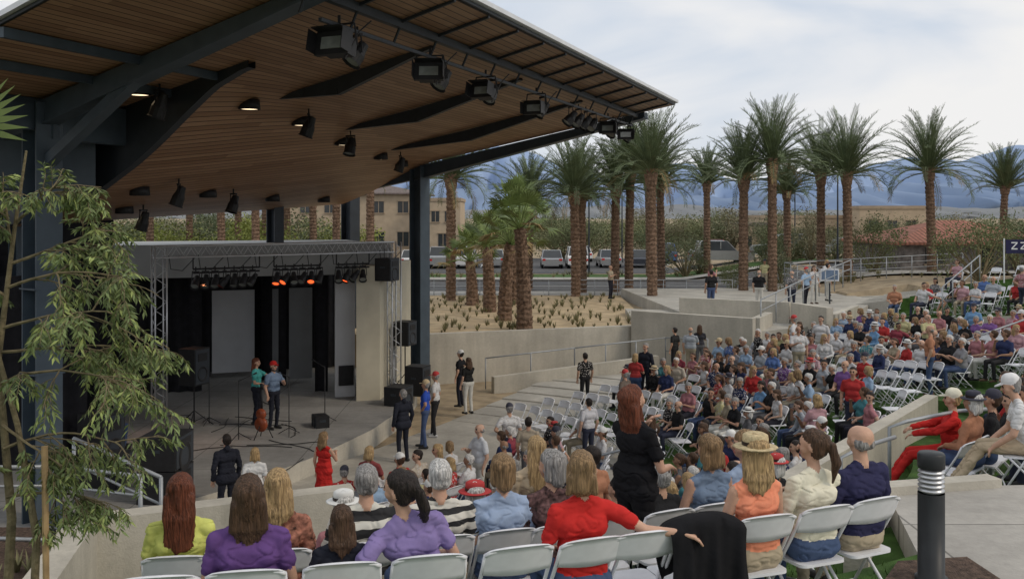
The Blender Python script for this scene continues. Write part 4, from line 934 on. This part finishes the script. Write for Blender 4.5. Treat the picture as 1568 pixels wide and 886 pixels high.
# ------------------------------------------------------------------ palms
def date_palm(x,y,z0,ztop,fl=3.1,seed=0,up=1.0,nf=72,name='date_palm'):
    rd=random.Random(seed); mb=MB(); Ht=ztop-z0; n=int(Ht*9)
    pts=[];rs=[]
    lx=rd.uniform(-.2,.2)
    for i in range(n+1):
        t=i/n; pts.append((lx*t*t,0,Ht*t)); rs.append((.25-.03*t+(.025 if i%2 else -.012)) if t<.88 else .28+.12*(t-.88)*8*(i%2*.5+.5))
    mb.tube(pts,rs,12,0)
    for i in range(int(Ht*42)):
        zz=rd.uniform(.2,Ht); a=rd.uniform(0,6.28); rr=.22; p=Vector((lx*(zz/Ht)**2+math.cos(a)*rr,math.sin(a)*rr,zz)); t_=Vector((-math.sin(a),math.cos(a),0))*.07
        q=p+Vector((math.cos(a)*.07,math.sin(a)*.07,.13)); mb.add([p-t_,p+t_,q],[(0,1,2)],0)
    top=Vector((lx,0,Ht))
    for f in range(nf):
        a=f*2.39996+rd.uniform(-.25,.25); k=f/nf
        el=math.radians(rd.uniform(-9,9)+(86-(k**1.15)*76*up)); Lf=fl*rd.uniform(.8,1.08)
        p=top+Vector((math.cos(a)*.15,math.sin(a)*.15,.15-.45*k)); seg=11; path=[p.copy()]; e=el
        bend=(.030+.062*k)*rd.uniform(.6,1.5); tw=rd.uniform(-.03,.03); a2=a
        for s in range(seg):
            e-=bend*(.3+s*.19); a2+=tw; p=p+Vector((math.cos(a2)*math.cos(e),math.sin(a2)*math.cos(e),math.sin(e)))*(Lf/seg); path.append(p.copy())
        mb.tube(path,[.035*(1-.85*i/seg)+.004 for i in range(seg+1)],4,1,False)
        side=Vector((-math.sin(a),math.cos(a),0))
        for i in range(1,seg+1):
            for sub in(0,.25,.5,.75):
                if i==seg and sub>0: continue
                b=path[i] if i==seg else path[i].lerp(path[i+1],sub); tt=(i+sub)/seg
                fw=(path[min(i+1,seg)]-path[i-1]).normalized(); upv=side.cross(fw).normalized()
                if upv.z<0: upv=-upv
                ll=.54*(1-.5*tt)*min(1,.4+tt*3)*fl/3.1*rd.uniform(.8,1.15)
                for sg in(-1,1):
                    d=(side*sg*.68+fw*.9+upv*rd.uniform(.0,.5)).normalized()*ll; d.z-=.12*ll
                    wv=fw*.025; m_=b+d*.5
                    mb.add([b-wv*.6,m_-wv,b+d,m_+wv],[(0,1,2,3)],2 if k>.95 else 1)
    mb.obj(name,[M['trunk'],M['frond'],M['deadf']],False,(x,y,z0))
PL=[(4.0,56.5,6.6,2.8),(3.4,53,6.8,2.9),(5.9,57,7.2,2.9),(6.75,57.5,8.2,2.9),(6.9,49,7.8,2.9),(9.3,62,7.6,2.7),(14.1,72,8.0,2.3),(12.2,52.5,7.6,2.7),(13.6,52,8.5,3.1),(18.0,58,8.0,2.9),(18.4,54.5,7.9,3.2),
    (23.6,56,8.2,3.2),(34.5,70,7.6,2.8),(18.4,66.5,7.2,2.4),(-3.1,50.5,7.6,2.8),(10.2,74,8.3,2.4),(1.0,60,6.6,2.6)]
for i,(x,y,zt_,fl) in enumerate(PL): date_palm(x,y,H(x,y) if y>54 else 1.1,zt_,fl*1.06,seed=i+3,up=.85+.14*(i%3))
for i,px in enumerate([75,230,290,340,365,392,405,440,515,545,567,480]):
    Y=58+(i*7)%17; x=(px-784)*Y/1524; date_palm(x,Y,1.0,8.3+(i%3)*.5,2.6,seed=40+i,nf=22)
def fan_palm(x,y,z0,Ht,seed,fs=1.0):
    rd=random.Random(seed); mb=MB(); n=int(Ht*10); lx=rd.uniform(-.25,.25)
    mb.tube([(lx*(i/n)**2,0,Ht*i/n) for i in range(n+1)],[(.30-.10*i/n)+(.022 if i%2 else 0) for i in range(n+1)],12,0)
    for i in range(int(Ht*50)):
        zz=rd.uniform(.1,Ht); a=rd.uniform(0,6.28); rr=.27-.09*zz/Ht; p=Vector((lx*(zz/Ht)**2+math.cos(a)*rr,math.sin(a)*rr,zz)); t_=Vector((-math.sin(a),math.cos(a),0))*.08
        mb.add([p-t_,p+t_,p+Vector((math.cos(a)*.1,math.sin(a)*.1,.16))],[(0,1,2)],0)
    NF=26
    for f in range(NF):
        a=f*2.39996+rd.uniform(-.3,.3); k=f/NF; e=math.radians(84-k*88+rd.uniform(-8,8)); Lp=fs*rd.uniform(.95,1.35); c0=Vector((lx,0,Ht)); dr=Vector((math.cos(a)*math.cos(e),math.sin(a)*math.cos(e),math.sin(e)))
        hub=c0+dr*Lp; hub.z-=.12*k; mb.tube([c0,c0+dr*Lp*.5+Vector((0,0,.04)),hub],[.03,.022,.014],4,1)
        side=Vector((-math.sin(a),math.cos(a),0)); rl=rd.uniform(-.6,.6); upv=side.cross(dr).normalized(); side=(side*math.cos(rl)+upv*math.sin(rl)); nl=17; mi=1 if k<.88 else 2
        for q in range(nl):
            th=math.radians(-95+190*q/(nl-1)); d=(dr*math.cos(th)+side*math.sin(th)).normalized(); ll=fs*(.74-.14*abs(th)/1.7)*rd.uniform(.85,1.1)
            w_=(-dr*math.sin(th)+side*math.cos(th))*.036*fs; dn=Vector((0,0,-1))*ll*(.12+.3*k)
            m_=hub+d*ll*.55+upv*.05; mb.add([hub,m_-w_,hub+d*ll+dn*rd.uniform(.4,1.3),m_+w_],[(0,1,2,3)],mi)
    mb.obj('fan_palm',[M['trunk'],M['fan'],M['deadf']],False,(x,y,z0))
fan_palm(.47,37.4,1.2,3.8,1,.98); fan_palm(-.3,40.9,1.2,3.1,2,.98); fan_palm(-1.0,44.6,1.2,2.9,3,1.0); fan_palm(-1.9,47.8,1.2,2.1,4,1.0); fan_palm(.1,48.5,1.2,4.6,5,1.0)
# ------------------------------------------------------------------ shrubs
def shrub_mesh(seed,n=3000):
    rd=random.Random(seed); mb=MB(); cl=[]
    for k in range(16):
        a=rd.uniform(0,6.28); rr=rd.uniform(.1,.95); cl.append((math.cos(a)*rr,math.sin(a)*rr,rd.uniform(.35,1.25)*(1.2-.4*rr),rd.uniform(.26,.46)))
    for c in cl: mb.tube([(0,0,0),(c[0]*.4,c[1]*.4,c[2]*.5),c[:3]],[.03,.02,.008],4,1)
    for i in range(n):
        c=rd.choice(cl); d=Vector((rd.gauss(0,1),rd.gauss(0,1),rd.gauss(0,.8))).normalized()*c[3]*rd.uniform(.4,1.2); p=Vector(c[:3])+d
        if p.z<.05: continue
        s=rd.uniform(.018,.045); u_=Vector((rd.gauss(0,1),rd.gauss(0,1),rd.gauss(0,1))).normalized(); v_=u_.cross(Vector((rd.gauss(0,1),rd.gauss(0,1),rd.gauss(0,1)))).normalized()
        mb.add([p-u_*s,p+v_*s*.5,p+u_*s,p-v_*s*.5],[(0,1,2,3)],0)
    return mb
sm=[shrub_mesh(i).mesh('tree',[M['shrub'],M['bark']]) for i in range(4)]
smy=shrub_mesh(9).mesh('tree',[M['ylw'],M['bark']])
rd=random.Random(5)
grp=bpy.data.objects.new('distant_trees',None); COL.objects.link(grp)
def dt(x,y,s,hh,me=None):
    o=place(me or rd.choice(sm),'tree_clump',(x,y,H(x,y)-.1),rd.uniform(0,6),(s,s,hh)); o.parent=grp
for k in range(90):
    y=rd.uniform(112,165); x=rd.uniform(-.42,.55)*y; dt(x,y,rd.uniform(3.0,5),rd.uniform(2.2,3.6))
for k in range(9):
    y=rd.uniform(72,76); x=rd.uniform(.16,.5)*y; dt(x,y,rd.uniform(1.0,1.8),rd.uniform(1.0,1.9))
for k in range(14):
    y=rd.uniform(99,106); x=rd.uniform(.0,.5)*y; dt(x,y,rd.uniform(2.2,3.6),rd.uniform(2.2,3.2))
for k in range(20):
    y=rd.uniform(62,90); x=rd.uniform(-.45,-.16)*y; dt(x,y,rd.uniform(2.5,4),rd.uniform(2.3,3.4),smy if k%2 else None)
for px,Y,s,hh in((1195,57,1.5,1.7),(1335,57,1.7,2.3),(1125,57,1.1,1.3),(1500,50,2.0,2.3),(1562,52,2.4,2.5),(1400,66,1.8,2.0),(1050,72,2.0,2.2),(1240,72,2,2.4)):
    dt((px-784)*Y/1524,Y,s,hh)
mb=MB()
for _ in range(90): x=rd.uniform(-8,24);y=rd.uniform(70,76); tuft(mb,x,y,H(x,y),rd.uniform(.3,.7),16)
for _ in range(60): x=rd.uniform(6,22);y=rd.uniform(53.2,54.5); tuft(mb,x,y,H(x,y),rd.uniform(.3,.7),16)
mb.obj('roadside_shrubs',[M['tuft']])
# ------------------------------------------------------------------ foreground sapling
rd=random.Random(23); mb=MB()
def twig(p,d,L,depth):
    n=8; pts=[p.copy()]; dd_=d.copy()
    for i in range(n):
        dd_=(dd_+Vector((rd.gauss(0,.10),rd.gauss(0,.10),rd.gauss(0,.07)-(.05 if depth else .13)))).normalized(); p=p+dd_*L/n; pts.append(p.copy())
    r0={2:.011,1:.0055,0:.0026}[depth]; mb.tube(pts,[r0*(1-.6*i/n) for i in range(n+1)],5,0,False)
    if depth==0:
        for i in range(2,n+1):
            for sg in(-1,1):
                if rd.random()<.12: continue
                q=pts[i]
                sd_=dd_.cross(Vector((0,0,1))); sd_=sd_.normalized() if sd_.length>.1 else Vector((1,0,0))
                ld=(sd_*sg*.7+dd_*.6+Vector((rd.gauss(0,.25),rd.gauss(0,.25),rd.gauss(0,.25)-.2))).normalized(); ll=rd.uniform(.04,.072); w_=ld.cross(Vector((rd.gauss(0,1),rd.gauss(0,1),1))).normalized()*.008
                m_=q+ld*ll*.45; mb.add([q,m_-w_,q+ld*ll+Vector((0,0,-.008)),m_+w_],[(0,1,2,3)],1 if rd.random()<.75 else 2)
        return
    for k in range(8 if depth==2 else 8):
        j=rd.randint(2,n); a=rd.uniform(0,6.28); nd=(dd_*.7+Vector((math.cos(a),math.sin(a),rd.uniform(-.45,.45)))*.65).normalized(); twig(pts[j],nd,L*rd.uniform(.35,.55),depth-1)
t1=[Vector((-3.22,6.3,2.6)),Vector((-3.14,6.25,3.6)),Vector((-3.2,6.2,4.6)),Vector((-3.1,6.2,5.4)),Vector((-3.0,6.15,5.9))]
t2=[Vector((-3.02,6.25,2.6)),Vector((-2.96,6.2,3.5)),Vector((-3.08,6.2,4.2)),Vector((-3.3,6.1,5.2))]
mb.tube(t1,[.032,.028,.02,.013,.007],9,0); mb.tube(t2,[.028,.024,.018,.009],9,0)
for z_,dx,dz_,L in((3.75,.9,.1,.62),(4.05,.95,.3,.72),(4.35,-.6,.3,.5),(4.45,.85,.45,.85),(4.65,.9,.2,.8),(4.8,.9,.3,.85),(5.0,-.5,.5,.5),(5.05,.8,.3,.75),(5.2,.85,.45,.72),(5.45,.7,.5,.55),(4.2,.5,-.2,.5),(3.9,-.4,.2,.45),(5.3,-.2,.9,.4)):
    zz=z_; b=Vector((float(np.interp(zz,[2.6,3.6,4.6,5.4,5.9],[-3.22,-3.14,-3.2,-3.1,-3.0])),6.2,zz)); twig(b,Vector((dx,rd.uniform(-.35,.35),dz_)).normalized(),L,2)
mb.obj('mesquite_tree',[M['bark'],M['leaf'],mat('young_leaf',(.24,.29,.09),.6,.3,5)],False)
mb=MB(); mb.tube([(-2.80,6.0,2.6),(-2.84,6.05,4.1)],.02,8); mb.tube([(-3.45,6.3,2.6),(-3.43,6.3,4.2)],.02,8); mb.obj('tree_stake',[mat('stake_wood',(.35,.24,.12),.8,.25,12)])
mb=MB()
for k in range(7):
    a=-.6+k*.2; d=Vector((math.cos(a),0,math.sin(a)+.35)).normalized(); p=Vector((-3.62,6.6,6.1)); s=Vector((-d.z,0,d.x))*.022; m_=p+d*.25
    mb.add([p-s*.4,m_-s,p+d*.42,m_+s],[(0,1,2,3)])
mb.tube([(-3.7,6.6,2.7),(-3.62,6.6,6.1)],[.03,.02],6); mb.obj('yucca',[M['fan']])
# ------------------------------------------------------------------ vehicles
def car(x,y,rz,colr,name='parked_car',suv=False,L=4.6):
    mb=MB(); W=1.8; hh=1.5 if not suv else 1.8; b=.85 if not suv else 1.0
    low=[(-L/2,.35),(-L/2,b-.05),(-L/2+.15,b),(-L*.24,b+.08) if not suv else (-L/2+.2,b+.1),(L*.2,b+.05),(L/2-.1,b-.12),(L/2,.5),(L/2,.3)]; n=len(low)
    vs=[(px,-W/2,pz) for px,pz in low]+[(px,W/2,pz) for px,pz in low]
    mb.add(vs,[(i,(i+1)%n,n+(i+1)%n,n+i) for i in range(n)]+[tuple(range(n)),tuple(range(n,2*n))[::-1]],0)
    cab=[(-L*.40 if suv else -L*.33,b+.03),(-L*.36 if suv else -L*.20,hh),(L*.06,hh),(L*.21,b+.04)]
    w1,w2=W/2-.06,W/2-.2
    vs=[(cab[0][0],-w1,cab[0][1]),(cab[1][0],-w2,hh),(cab[2][0],-w2,hh),(cab[3][0],-w1,cab[3][1])]; vs+=[(p[0],-p[1],p[2]) for p in vs]
    mb.add(vs,[(0,1,2,3),(7,6,5,4),(0,4,5,1),(2,6,7,3)],1); mb.add(vs,[(1,5,6,2)],0)
    for a in(-1,1):
        mb.beam(Vector(vs[0 if a<0 else 4])+Vector((0,a*.01,0)),Vector(vs[1 if a<0 else 5])+Vector((0,a*.01,0)),.05,.06,0); mb.beam(Vector(vs[3 if a<0 else 7])+Vector((0,a*.01,0)),Vector(vs[2 if a<0 else 6])+Vector((0,a*.01,0)),.05,.06,0)
        mb.box((-.25,a*(W/2-.12),(b+hh)/2),(.07,.06,hh-b),0,0)
        for wx in(-L*.3,L*.31): mb.lathe([(.001,-.1),(.2,-.1),(.33,-.09),(.33,.1),(.2,.11),(.001,.1)],(wx,a*(W/2-.08),.33),16,2,Matrix.Rotation(math.pi/2,3,'X')); mb.lathe([(.19,.115),(.001,.12)],(wx,a*(W/2-.08),.33),12,3,Matrix.Rotation(-a*math.pi/2,3,'X'))
        mb.box((L/2-.04,a*.65,.66),(.1,.34,.14),0,3); mb.box((-L/2+.03,a*.7,.75),(.08,.25,.16),0,4)
    mb.obj(name,[colr,M['glass'],M['black'],M['alu'],C_['red']],False,(x,y,H(x,y)+.03),rz)
cw=mat('car_white',(.7,.7,.7),.25,.03,spec=.6); cs=mat('car_silver',(.4,.41,.42),.25,.05,metal=.5,spec=.6); cd=mat('car_dark',(.04,.045,.06),.25,.05,spec=.7); cb=mat('car_blue',(.06,.12,.28),.3,.05,spec=.6); cr_=mat('car_red',(.30,.04,.03),.3,.05,spec=.6)
for x,y,rz,c,sv in((-8.6,86,1.6,cw,0),(-6.2,86,1.6,cs,1),(-4.0,86,1.5,cw,1),(-1.6,87,1.6,cs,0),(3.4,86,1.57,cs,0),(5.6,86,1.57,cw,1),(8.4,87,1.6,cs,0),(11.0,87,1.5,cd,0),(16.5,78.5,.05,cs,1),(21.5,79,3.1,cd,1),(27,80,.1,cs,0),(-12,84,.2,cb,0),(13.6,90,1.6,cb,1),(32,80,.1,cw,1),(0.8,97,1.6,cd,0),(6.8,98,1.6,cw,0),(18.6,92,1.6,cr_,0)):
    car(x,y,rz,c,suv=bool(sv),L=4.9 if sv else 4.5)
for x,y,h_ in((22.9,70,6.2),(5.8,75,5.6),(-14,70,6),(10.5,95,8),(27,95,8),(1,100,8)):
    mb=MB(); mb.tube([(0,0,0),(0,0,.5),(0,0,h_)],[.12,.07,.05],8); mb.beam((0,0,h_),(-.9,0,h_+.05),.08,.08); mb.box((-1.1,0,h_+.04),(.6,.3,.1)); mb.obj('street_lamp',[M['steeld']],False,(x,y,H(x,y)))
mb=MB(); mb.tube([(0,0,0),(0,0,1.0)],.04,6); mb.box((0,0,1.35),(.8,.06,.55),0,1); mb.box((0,-.035,1.35),(.7,.01,.42),0,2); mb.obj('information_sign',[M['steeld'],M['white'],C_['blue']],False,(14.2,44.5,1.5),-.2)
# ------------------------------------------------------------------ buildings
def building(name,x0,x1,y0,y1,z0,z1,wallm,roofm,wins,hip=1.2,ov=.5):
    root=bpy.data.objects.new(name,None); COL.objects.link(root)
    mb=MB(); mb.prism([(x0,y0),(x1,y0),(x1,y1),(x0,y1)],z0,z1); o=mb.obj('walls',[wallm]); o.parent=root
    mb=MB(); 
    if hip>0:
        a=[(x0-ov,y0-ov,z1),(x1+ov,y0-ov,z1),(x1+ov,y1+ov,z1),(x0-ov,y1+ov,z1)]; ym=(y0+y1)/2; hx=min((y1-y0)/2,(x1-x0)/2.2); r=[(x0+hx,ym,z1+hip),(x1-hx,ym,z1+hip)]
        lo=[(p[0],p[1],z1-.15) for p in a]
        mb.add(a+r+lo,[(0,1,5,4),(1,2,5),(2,3,4,5),(3,0,4),(6,7,1,0),(7,8,2,1),(8,9,3,2),(9,6,0,3),(9,8,7,6)],0)
    else:
        mb.prism([(x0-.1,y0-.1),(x1+.1,y0-.1),(x1+.1,y1+.1),(x0-.1,y1+.1)],z1+.002,z1+.35)
    o=mb.obj('roof',[roofm]); o.parent=root
    mb=MB()
    for wx,wz,ww,wh in wins:
        mb.box((wx,y0-.02,wz),(ww,.06,wh),0,0); mb.box((wx,y0-.06,wz+wh/2+.06),(ww+.2,.12,.1),0,1); mb.box((wx,y0-.06,wz-wh/2-.06),(ww+.2,.12,.1),0,1); mb.box((wx,y0-.055,wz),(.06,.03,wh),0,1)
    o=mb.obj('windows',[M['glass'],M['tan2']]); o.parent=root
darkroof=mat('brown_tile',(.16,.13,.12),.9,.3,5)
building('stucco_apartment_building',-24,-9.5,106,116,1,7.9,M['tan'],darkroof,[(-22+k*2.6,6.4,1.1,1.2) for k in range(5)]+[(-22+k*2.6,3,1.2,1.5) for k in range(5)],1.1)
building('stucco_apartment_building',-9.3,-5.4,104,114,1,7.0,M['tan'],M['tan2'],[(-8,5.4,.8,1.1),(-6.6,5.4,.8,1.1),(-7.2,2.6,1.0,2.0)],0)
building('stucco_house',28,44,112,122,1,5.2,M['tan'],M['tan2'],[(30+k*3,3.3,1.2,1.4) for k in range(5)],0)
building('stucco_house',24,29,108,112,1,4.4,M['tan2'],darkroof,[(25.5,2.7,1,1.2),(27.5,2.7,1,1.2)],0)
building('stucco_house',37,45,106,111,1,6.2,M['tan'],M['tan2'],[(38.5+k*2,4.4,1,1.1) for k in range(3)],0)
building('tile_roof_building',23.4,33,60,68,2.1,3.9,M['stone'],M['tile'],[(25.5,3.1,1.2,1.0),(28.5,3.0,1.0,1.6),(31,3.1,1.2,1.0)],1.3,.7)
building('tile_roof_building',30,42,56,59.6,2.1,4.2,M['stone'],M['tile'],[(31.5,3.3,1.2,1.0),(35,3.2,1.0,1.6)],1.0,.3)
mb=MB()
for a in(-.95,.95): mb.tube([(a,0,0),(a,0,2.3)],.03,6,0)
mb.box((0,-.03,1.95),(1.8,.02,.6),0,1)
for k in range(3): 
    x_=-.5+k*.42; mb.box((x_,-.045,2.12),(.28,.006,.05),0,0); mb.box((x_,-.045,1.85),(.28,.006,.05),0,0); mb.beam((x_-.12,-.045,1.87),(x_+.12,-.045,2.1),.006,.05,0)
mb.obj('event_banner',[M['white'],C_['navy']],False,(22.4,43.5,2.2),.1)
# ------------------------------------------------------------------ mountains
def mtn(name,Y,prof,col,seed,base=0,jag=1.0):
    mb=MB(); xs_=np.linspace(-300,1900,300); K=14
    for i,px in enumerate(xs_):
        hy=np.interp(px,[p[0] for p in prof],[p[1] for p in prof]); X=(px-784)*Y/1524
        f=sum(mnoise.noise(Vector((px*.012*2**o,seed,0)))/2**o for o in range(5))*9*jag
        ztop=(330-hy+f)*Y/1524+5
        for k in range(K+1):
            t=k/K; rg=(mnoise.noise(Vector((px*.035,seed+5,t*1.2)))+.5*mnoise.noise(Vector((px*.09,seed+9,t*2))))*(1-t)*t*4
            mb.v.append((X,Y-(1-t)*Y*.25*(1+.6*rg),ztop*t**1.2+ (0 if t in(0,1) else rg*ztop*.28)))
    for i in range(len(xs_)-1):
        for k in range(K): a=i*(K+1)+k; mb.f.append((a,a+K+1,a+K+2,a+1)); mb.m.append(0)
    mb.obj(name,[mat(name+'_hazed_rock',col,.95,.10,.002)],True)  # aerial haze is put into each range's rock colour
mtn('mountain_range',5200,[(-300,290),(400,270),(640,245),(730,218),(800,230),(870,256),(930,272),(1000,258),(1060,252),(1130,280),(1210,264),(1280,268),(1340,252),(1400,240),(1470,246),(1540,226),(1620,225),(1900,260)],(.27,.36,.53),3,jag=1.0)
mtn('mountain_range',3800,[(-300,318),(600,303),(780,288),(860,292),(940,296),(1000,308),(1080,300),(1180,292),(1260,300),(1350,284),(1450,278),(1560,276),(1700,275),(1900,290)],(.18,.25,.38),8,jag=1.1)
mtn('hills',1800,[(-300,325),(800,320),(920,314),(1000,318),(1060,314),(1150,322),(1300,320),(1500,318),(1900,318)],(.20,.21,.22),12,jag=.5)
print('objects',len(bpy.data.objects))
